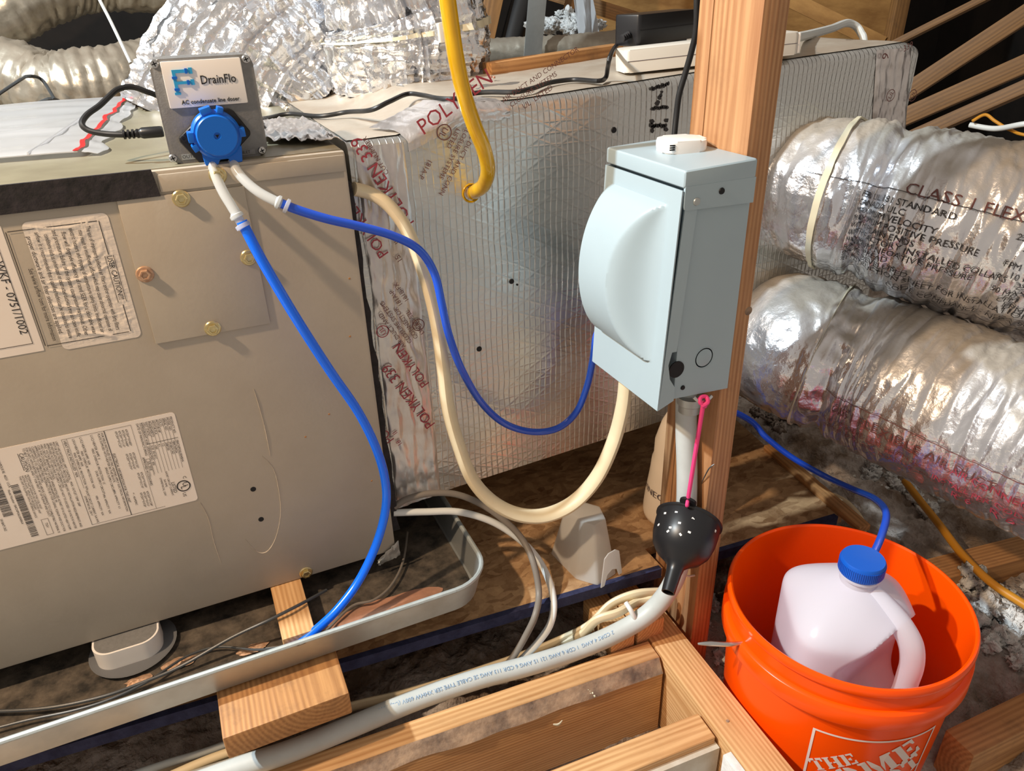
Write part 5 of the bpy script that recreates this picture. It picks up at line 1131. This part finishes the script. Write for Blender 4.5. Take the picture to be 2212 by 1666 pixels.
# ------------------------------------------------------------------ adapter, power strip
A = P(1352, 161, Z=-.107); B = P(1724, 119, Z=-.0925)
xs = (B - A).normalized(); Ls = (B - A).length
st = thing('power_strip', 'white power strip lying on the foil trunk behind the post', 'power strip', (A + B) / 2)
zs = V((0, 0, 1)); zs = (zs - xs*xs.dot(zs)).normalized(); ys_ = zs.cross(xs)
SM = M.Translation((A + B)/2 + ys_*.026 + zs*.0155) @ M((xs, ys_, zs)).transposed().to_4x4()
obj('body', rbox(Ls, .052, .029, .006, .003, 5), MT['white_warm'], st, SM)
obj('seam', box(-Ls/2 + .003, Ls/2 - .003, -.0262, -.0256, -.0004, .0004), MT['ink_faint'], st, SM)
obj('end_cap', box(-.002, .002, -.024, .024, -.013, .013, .001), MT['white'], st, SM @ M.Translation(V((Ls/2 + .001, 0, 0))))
e = SM @ V((Ls/2, 0, .004))
obj('supply_cord', tube([e, e.lerp(D(1762, 72, 1.36), .6), D(1795, 62, 1.42), D(1828, 50, 1.50), D(1848, 56, 1.52), D(1860, 72, 1.52), D(1866, 92, 1.52), D(1868, 180, 1.53)], .0075, 10, 7), MT['white_cable'], st)
adp = thing('power_adapter', 'black power adapter brick resting tilted on the white power strip', 'adapter', P(1440, 100, Y=1.0))
a0 = P(1379, 101, Y=.985); a1 = P(1512, 81, Y=1.055); xa = (a1 - a0).normalized(); za = V((0, 0, 1)); za = (za - xa*xa.dot(za)).normalized(); ya = za.cross(xa)
AM = M.Translation(a0 + xa*.080 + ya*.022 + za*.0205) @ M((xa, ya, za)).transposed().to_4x4()
obj('case', rbox(.156, .043, .041, .005, .003, 4), MT['black'], adp, AM)
obj('case_seam', box(-.0775, .0775, -.0219, -.0214, -.0007, .0007), MT['hole'], adp, AM)
obj('plug_foot', box(-.028, .028, -.012, .012, -.010, .0, .001), MT['black'], adp, AM @ M.Translation(V((.036, -.004, -.0185))))
for k in range(4): obj('strain_relief_ring', recalc(lathe([(.003, 0), (.0052, .0004), (.0052, .0026), (.003, .003)], 16, AM @ M.Translation(V((-.080 - .0045*k, -.004, -.006 - .001*k))) @ M.Rotation(-PI/2, 4, 'Y'))), MT['black'], adp)
cable('black_cord', 'black cord hanging down the left side of the post to behind the grey box', [P(1512, -300, Y=.79), P(1506, -30, Y=.78), P(1504, 60, Y=.78), P(1494, 110, Y=.785), P(1480, 160, Y=.79), P(1467, 205, Y=.793), P(1461, 250, Y=.793), P(1456, 300, Y=.79), P(1452, 345, Y=.79)], .0036, MT['black_rubber'], cat='cord')
# ------------------------------------------------------------------ orange bucket
BC = V((0.694, 0.503, 0)); BZ = -0.720; BR = 0.1533; BB = -1.106
bu = thing('bucket', 'bright orange plastic bucket with white printed square and lettering', 'bucket', (BC.x, BC.y, BB))
def body_r(z): return .1300 + (.1462 - .1300) * (z - BB) / (BZ - .07 - BB)
prof = [(0, BB), (.128, BB), (.130, BB + .004), (body_r(-.90), -.90), (.1462, BZ - .070), (.1468, BZ - .066), (.1545, BZ - .0655), (.1560, BZ - .063), (.1556, BZ - .040), (.1545, BZ - .0385), (.1490, BZ - .037), (.1488, BZ - .016), (.1520, BZ - .014), (.1535, BZ - .011), (BR, BZ - .004), (.1515, BZ - .0006), (.1495, BZ), (.1470, BZ - .002), (.1455, BZ - .010), (.1440, BZ - .066), (.1262, BB + .006), (0, BB + .005)]
obj('pail', recalc(lathe(prof, 128, M.Translation(BC))), MT['bucket'], bu, smooth=40)
def cyl_hit(u, v, R):
    d = ray(u, v); a = d.x**2 + d.y**2; b = -2*(d.x*BC.x + d.y*BC.y); c = BC.x**2 + BC.y**2 - R*R
    q = b*b - 4*a*c; t = (-b - math.sqrt(max(q, 0)))/(2*a); p = d*t
    return math.atan2(p.y - BC.y, p.x - BC.x), p.z
an0, zq0 = cyl_hit(1757, 1570, .1462); an1, zq1 = cyl_hit(2019, 1568, .1445)
ztop = (zq0 + zq1) / 2; RL = .145; SQ = (an1 - an0) * RL
def bmap(x, y):                                      # x along the wall from the square's left edge, y up from its top
    a = an0 + x / RL; z = ztop + y; r = body_r(z) + .0007
    return V((BC.x + r*math.cos(a), BC.y + r*math.sin(a), z))
fr_ = []
fw = .0032
for i in range(4): pass
fr_ = [rect2(0, -fw, SQ, 0, 60), rect2(0, -SQ, SQ, -SQ + fw, 60), rect2(0, -SQ, fw, 0, 1), rect2(SQ - fw, -SQ, SQ, 0, 1)]
lettering('printed_frame', fr_, bmap, MT['bucket_print'], bu, 'white printed square outline')
# slab-serif stencil letters on a unit cell; lists of polygons
GL = {
 'T': (.92, [[(0, 1), (.40, 1), (.40, .82), (.16, .82), (.10, .68), (0, .68)], [(.52, 1), (.92, 1), (.92, .68), (.82, .68), (.76, .82), (.52, .82)], [(.33, .78), (.59, .78), (.59, .12), (.70, .08), (.70, 0), (.22, 0), (.22, .08), (.33, .12)]]),
 'H': (1.06, [[(0, 1), (.44, 1), (.44, .92), (.35, .88), (.35, .55), (.46, .55), (.46, .43), (.35, .43), (.35, .12), (.44, .08), (.44, 0), (0, 0), (0, .08), (.09, .12), (.09, .88), (0, .92)], [(.62, 1), (1.06, 1), (1.06, .92), (.97, .88), (.97, .12), (1.06, .08), (1.06, 0), (.62, 0), (.62, .08), (.71, .12), (.71, .43), (.55, .43), (.55, .55), (.71, .55), (.71, .88), (.62, .92)]]),
 'E': (.84, [[(0, 1), (.35, 1), (.35, 0), (0, 0), (0, .08), (.09, .12), (.09, .88), (0, .92)], [(.42, 1), (.82, 1), (.82, .68), (.74, .68), (.68, .86), (.42, .86)], [(.42, .56), (.62, .64), (.62, .36), (.42, .44)], [(.42, 0), (.84, 0), (.84, .34), (.76, .34), (.68, .14), (.42, .14)]]),
 'O': (1.0, [[(.46, 1), (.26, .95), (.08, .76), (.02, .5), (.08, .24), (.26, .05), (.46, 0), (.46, .14), (.36, .22), (.31, .5), (.36, .78), (.46, .86)], [(.54, 1), (.74, .95), (.92, .76), (.98, .5), (.92, .24), (.74, .05), (.54, 0), (.54, .14), (.64, .22), (.69, .5), (.64, .78), (.54, .86)]]),
 'M': (1.25, [[(0, 1), (.30, 1), (.30, .12), (.38, .08), (.38, 0), (0, 0), (0, .08), (.09, .12), (.09, .88), (0, .92)], [(.36, 1), (.42, 1), (.64, .5), (.64, 0), (.58, 0), (.36, .62)], [(.86, 1), (1.25, 1), (1.25, .92), (1.16, .88), (1.16, .12), (1.25, .08), (1.25, 0), (.82, 0), (.82, .08), (.90, .12), (.90, .70), (.70, .12), (.70, .52)]]),
 'D': (1.0, [[(0, 1), (.36, 1), (.36, 0), (0, 0), (0, .08), (.09, .12), (.09, .88), (0, .92)], [(.44, 1), (.70, .95), (.90, .76), (.97, .5), (.90, .24), (.70, .05), (.44, 0), (.44, .14), (.60, .22), (.66, .5), (.60, .78), (.44, .86)]]),
 'P': (.90, [[(0, 1), (.35, 1), (.35, .12), (.44, .08), (.44, 0), (0, 0), (0, .08), (.09, .12), (.09, .88), (0, .92)], [(.43, 1), (.66, .97), (.86, .85), (.88, .70), (.84, .55), (.66, .43), (.43, .40), (.43, .53), (.55, .58), (.58, .71), (.55, .84), (.43, .88)]]),
}
def word(s, x, y, h, rot, cond=.92):
    vs = []; fs = []; cx = 0; c, d = math.cos(rot), math.sin(rot)
    for ch in s:
        w_, polys = GL[ch]
        for pl__ in polys:
            bm = bmesh.new(); q = [bm.verts.new((px_, py_, 0)) for px_, py_ in pl__]; bm.faces.new(q); bmesh.ops.triangulate(bm, faces=bm.faces)
            bm.verts.index_update(); n_ = len(vs)
            for v_ in bm.verts:
                a, b = (cx + v_.co.x*cond)*h, v_.co.y*h; vs.append((x + c*a - d*b, y + d*a + c*b))
            for f_ in bm.faces: fs.append(tuple(n_ + v_.index for v_ in f_.verts))
            bm.free()
        cx += (w_*cond + .07)
    return vs, fs
TH = math.radians(36)
lettering('printed_letters', [word('THE', SQ*.085, -SQ*.50, SQ*.135, TH), word('HOME', SQ*.13, -SQ*.80, SQ*.26, TH, .84), word('DEPOT', SQ*.30, -SQ*.98, SQ*.25, TH, .70)], bmap, MT['bucket_print'], bu, 'white stencil lettering')
e0 = P(1592, 1391, X=.545); 
ea = math.atan2(.50 - BC.y, .545 - BC.x)
be = V((BC.x + .148*math.cos(ea), BC.y + .148*math.sin(ea), BZ - .052))
d_e = D(1590, 1390, 1.0); 
# wire end of the handle pushed through the bucket's side
hit, hz_ = cyl_hit(1596, 1391, .1560)
pe = V((BC.x + .154*math.cos(hit), BC.y + .154*math.sin(hit), hz_)); rd = V((math.cos(hit), math.sin(hit), 0))
obj('wire_end', tube([pe - rd*.003, pe + rd*.012 + V((-.004, .004, 0)), pe + rd*.026 + V((-.010, .012, .001)), pe + rd*.034 + V((-.016, .018, 0))], [.0022, .0032, .0034, .0012], 10, 5), MT['steel'], bu, label='bright metal wire end')

# ------------------------------------------------------------------ milk jug with blue cap
cap_p = D(1866, 1205, .93)
JC = V((cap_p.x, cap_p.y, 0)); JT = cap_p.z; JB = JT - .255
jg = thing('plastic_jug', 'translucent white gallon jug with blue cap standing in the orange bucket', 'jug', (JC.x, JC.y, JB))
ah_ = math.radians(-78)
def sq_r(th, n=4.5):
    a = th - ah_ - PI/4; c, d = abs(math.cos(a)), abs(math.sin(a)); return .0790 / (c**n + d**n) ** (1/n)
def jug_r(th, h):
    r = sq_r(th)
    if h < .012: r *= .93 + .07*math.sqrt(max(0, 1 - ((.012 - h)/.012)**2))
    sh = 1.0
    if h > .156:
        t = min((h - .156) / .068, 1); sh = (1 - t**2.2) ** .58 if t < 1 else 0
    circ = .0225
    rr = r
    if h > .156: k = sstep(.165, .222, h); rr = max(circ, (r*(1-k) + .066*k)*sh)
    da = (th - ah_ + PI) % (2*PI) - PI
    dep = sstep(.045, .085, h) * (1 - sstep(0, .014, h - .182 + .050*(abs(da)/1.1)**2)) * max(0, 1 - (abs(da)/1.2)**8)
    flat_x = .032 / max(math.cos(da), .25)
    if dep > 0: rr = rr*(1-dep) + min(rr, flat_x)*dep
    return rr
def jugf(u, v):
    h = u*.232; th = v*2*PI; r = jug_r(th, h)
    return V((JC.x + r*math.cos(th), JC.y + r*math.sin(th), JB + h))
g = surf(jugf, 90, 144, True); g = (g[0], g[1] + [tuple(range(143, -1, -1))])
obj('jug_body', shell(g, .0012), MT['jug'], jg, smooth=60)
hd = V((math.cos(ah_), math.sin(ah_), 0)); hs = V((-math.sin(ah_), math.cos(ah_), 0))
hp_ = [(.020, .212), (.040, .204), (.062, .191), (.078, .173), (.0855, .148), (.0860, .118), (.0855, .090), (.080, .066), (.070, .050)]
obj('handle', tube([V((JC.x, JC.y, JB + z)) + hd*r for r, z in hp_], [.012, .0125, .0135, .014, .0135, .013, .013, .013, .012], 18, 6, 1.05, hs), MT['jug'], jg, label='hollow grip handle')
def liqf(u, v):
    h = .003 + u*.100; th = v*2*PI; r = jug_r(th, h) - .003
    return V((JC.x + r*math.cos(th), JC.y + r*math.sin(th), JB + h))
g = surf(liqf, 24, 96, True); n_ = len(g[0]); g = (g[0], g[1] + [tuple(range(95, -1, -1)), tuple(range(n_ - 96, n_))])
obj('liquid', recalc(g), MT['liquid'], jg, smooth=60, label='pale cloudy liquid')
ax = M.Translation(V((JC.x, JC.y, JB + .228)))
obj('neck_ring', recalc(lathe([(.021, 0), (.0255, .001), (.0255, .004), (.021, .006)], 48, ax, False)), MT['jug'], jg)
capo = obj('cap', recalc(lathe([(0, .006), (.0262, .006), (.0268, .008), (.0265, .024), (.0250, .0265), (0, .0268)], 64, ax)), MT['cap'], jg, label='blue screw cap')
for k in range(0, 72):
    pass
rib = bmesh.new()
for k in range(72):
    b_ = box(-.0006, .0006, -.0005, .0005, .008, .022); a_ = 2*PI*k/72
    b_.transform(ax @ M.Rotation(a_, 4, 'Z') @ M.Translation(V((.0267, 0, 0)))); me_ = bpy.data.meshes.new('t'); b_.to_mesh(me_); b_.free(); rib.from_mesh(me_); bpy.data.meshes.remove(me_)
obj('cap_ribs', rib, MT['cap'], capo, smooth=0, kind='stuff')

# ------------------------------------------------------------------ funnel on a pink cord
ca = V((-.37, .78, -.50)).normalized(); fax = V((RX.dot(ca), RY.dot(ca), RZ.dot(ca))).normalized()
fcn = D(1489, 1122, 1.035)
fn = thing('funnel', 'small black plastic funnel hanging on a pink cord below the grey box', 'funnel', fcn)
ax = frame(fcn, V((0, -1, 0)).cross(fax), fax.cross(V((0, -1, 0)).cross(fax)))
if (ax.to_3x3() @ V((0, 0, 1))).dot(fax) < 0: ax = ax @ M.Rotation(PI, 4, 'X')
fp = [(.0440, -.001), (.0458, .0005), (.0458, .003), (.0436, .0045), (.0438, .016), (.0425, .032), (.0385, .047), (.0295, .059), (.0178, .067), (.0118, .073), (.0104, .082), (.0088, .110), (.0070, .110), (.0086, .082), (.0098, .072), (.0160, .064), (.0280, .0565), (.0368, .0455), (.0410, .031), (.0423, .015), (.0420, .002)]
obj('bowl', recalc(lathe(fp, 64, ax, True)), MT['black'], fn, smooth=45)
spots = bmesh.new(); rs2 = random.Random(4)
obj('spout_hole', recalc(lathe([(0, .098), (.0072, .098), (.0072, .0985), (0, .0985)], 20, ax)), MT['hole'], fn)
upv = (V((0, 0, 1)) - fax*fax.z).normalized()
tabc = fcn + upv*.050
tabm = frame(tabc, upv.cross(fax), upv)
obj('hang_tab', recalc(lathe([(.0035, -.0016), (.0110, -.0016), (.0110, .0016), (.0035, .0016)], 28, tabm, True)), MT['black'], fn)
inv = ax.inverted()
def funnel_surf(px_, py_):
    """front surface of the bowl under a pixel, by marching along the view ray"""
    for k in range(400):
        p = D(px_, py_, .93 + k*.0006); q = inv @ p; r = math.hypot(q.x, q.y)
        for (ra, ha), (rb_, hb_) in zip(fp[3:10], fp[4:11]):
            if ha <= q.z <= hb_ and r <= ra + (rb_-ra)*(q.z-ha)/(hb_-ha): return p, q
    return None
for px_, py_ in ((1437, 1109), (1461, 1107), (1423, 1134), (1448, 1140), (1468, 1130), (1443, 1148), (1489, 1150), (1470, 1155), (1497, 1121), (1545, 1148)):
    h_ = funnel_surf(px_, py_)
    if h_:
        p, q = h_; nrm = (ax.to_3x3() @ V((q.x, q.y, .012))).normalized()
        obj('white_fleck', box(-.0019, .0019, -.0013, .0013, -.0002, .0005), MT['white'], fn, M.Translation(p) @ nrm.to_track_quat('Z', 'Y').to_matrix().to_4x4() @ M.Rotation(rs2.uniform(0, 3), 4, 'Z'))
cord_t = P(1520, 866, Y=.630); tabh = tabc + upv*.006
cable('pink_cord', 'pink cord tied under the grey box holding the black funnel', [tabh, tabh.lerp(cord_t, .33), tabh.lerp(cord_t, .66), cord_t + V((0, 0, -.004))], .0028, MT['pink'], cat='cord', seg=10)
pkc = bpy.data.objects['pink_cord']
obj('knot', tube([cord_t + V((-.004, -.002, -.006)), cord_t + V((.003, -.004, -.001)), cord_t + V((.005, .002, .003)), cord_t + V((-.002, .003, .004)), cord_t + V((-.005, 0, -.001)), cord_t + V((.002, -.003, -.007))], .0026, 8, 6), MT['pink'], pkc)
obj('loop', tube([tabh, tabc + fax*.006 + upv*.001, tabc - upv*.004 + fax*.001, tabc - fax*.006 + upv*.001, tabh], .0024, 8, 6), MT['pink'], pkc)

# ------------------------------------------------------------------ frosted plastic cup on the deck
cupc = V((.440, .790, ZD + .001))
cu_ = thing('plastic_cup', 'frosted translucent tapered plastic cup upside down on the deck beside the post', 'cup', cupc)
bl_ = [P(1190, 1197, Z=ZD), P(1244, 1252, Z=ZD), P(1291, 1266, Z=ZD), P(1331, 1240, Z=ZD)]
bl_ += [bl_[3] + V((.012, .050, 0)), bl_[0] + V((.030, .030, 0))]
hc_ = .094
tl_ = [P(1218, 1118, Z=ZD + hc_ - .004), P(1262, 1152, Z=ZD + hc_ - .012), P(1288, 1148, Z=ZD + hc_ - .012), P(1313, 1124, Z=ZD + hc_)]
tl_ = [V((p.x, p.y, ZD + hc_)) for p in tl_]
cen = sum(bl_, V((0, 0, 0))) / 6
tp_ = [V((cen.x + (p.x - cen.x)*.60 + .004, cen.y + (p.y - cen.y)*.60 + .004, ZD + hc_)) for p in bl_]
vs = [V((p.x, p.y, ZD + .001)) for p in bl_] + tp_
fs = [(i, (i+1) % 6, 6 + (i+1) % 6, 6 + i) for i in range(6)] + [tuple(range(6, 12))]
bmc = recalc((vs, fs)); ed = [e for e in bmc.edges if len(e.link_faces) == 2]
bmesh.ops.bevel(bmc, geom=ed, offset=.004, segments=2, affect='EDGES', profile=.6)
obj('cup_wall', shell(bmc, .0013), MT['frosted'], cu_, smooth=40)
fa, fb2 = bl_[2], bl_[3] + V((.004, .0, 0))
fx = (fb2 - fa); fo = V((fx.y, -fx.x, 0)).normalized()
pts = [(0, 0), (.12, 1.0), (.30, 1.12), (.62, 1.12), (.80, 1.0), (1.0, 0.10), (.86, .08), (.74, .36), (.5, .46), (.28, .36), (.16, 0)]
obj('notched_flange', prism([fa + fx*(x*1.0) + fo*.006 + V((0, 0, .001 + y*.052)) for x, y in pts], fo*.0014), MT['frosted'], cu_, label='raised flange with an arched notch')

# ------------------------------------------------------------------ ivory bottle behind the post
vc = V((.652, .822, 0)); vb = thing('bottle', 'ivory plastic bottle standing on the deck behind the wooden post', 'bottle', (vc.x, vc.y, ZD))
ax = M.Translation(V((vc.x, vc.y, ZD)))
obj('bottle_body', recalc(lathe([(0, .001), (.050, .001), (.0535, .004), (.0545, .010), (.0545, .020), (.0525, .045), (.0505, .060), (.0475, .085), (.0455, .110), (.043, .118), (.0425, .145), (.034, .178), (.021, .205), (.0165, .212), (.0165, .225), (0, .225)], 64, ax)), MT['bottle'], vb, smooth=50)
obj('bottle_cap', recalc(lathe([(0, .222), (.019, .222), (.019, .238), (.0175, .240), (0, .240)], 40, ax)), MT['white'], vb)
ta_ = P(1405, 1046, Y=vc.y - .02)
def vmap(x, y):
    a = math.radians(180 + 8) + (x - .037) / .051; return V((vc.x + .0522*math.cos(a), vc.y + .0522*math.sin(a), ZD + .055 + y))
lettering('lettering', [T2('VINEGAR', 0, 0, .017, sx=1.15)], vmap, MT['ink_faint'], bpy.data.objects['bottle_body'])
# small debris on top of things
deb = [('fibre_scrap', 'scrap of pink fibre on the trunk top by the wood strip', P(1062, 168, Z=-.112), .008, 'fluff_pink'), ('fibre_scrap', 'tuft of pale fibre on the front joist', P(1300, 1505, Z=-.90), .008, 'tie')]
for nm, lab, p, r, m_ in deb[:1]:
    o = obj(nm, tuft_geo(p, r, 5, 3), MT[m_], None, smooth=180, kind='stuff'); tag(o, lab, 'debris')

wood_chip = P(1205, 1562, Y=J1.y - .047)
tag(obj('wood_chip', tube([wood_chip + V((-.007, 0, .001)), wood_chip + V((0, -.002, -.001)), wood_chip + V((.007, 0, .001))], [.001, .0028, .0012], 8, 5, .5), MT['tie']), 'small yellow wood chip stuck on the face of the front joist', 'wood chip')
fs_ = tag(obj('fibre_scrap', tuft_geo(P(1276, 1503, Y=J1.y - .046), .007, 6, 8), MT['tie'], None, smooth=180, kind='stuff'), 'pale fibre scrap clinging to the bark edge of the front joist', 'debris')
stp = P(1492, 1244, X=PX - .004)
tag(obj('cable_staple', tube([P(1476, 1238, X=.545), P(1486, 1245, X=.552), P(1500, 1243, X=PX - .001)], .0016, 8, 6), MT['white_warm']), 'small pale cable staple beside the funnel spout on the post', 'staple')
nh = P(1572, 1558, Z=ZJ); hj = bpy.data.objects['header_joist']
obj('nail_hole', recalc(lathe([(0, 0), (.0024, 0), (.0020, .0008), (0, .0006)], 12, M.Translation(V((nh.x, nh.y, ZJ))))), MT['wane'], hj)

# ------------------------------------------------------------------ lift everything so that the attic floor is at z = 0
for o in list(scene.objects):
    if o.parent is None: o.location.z += HEIGHT
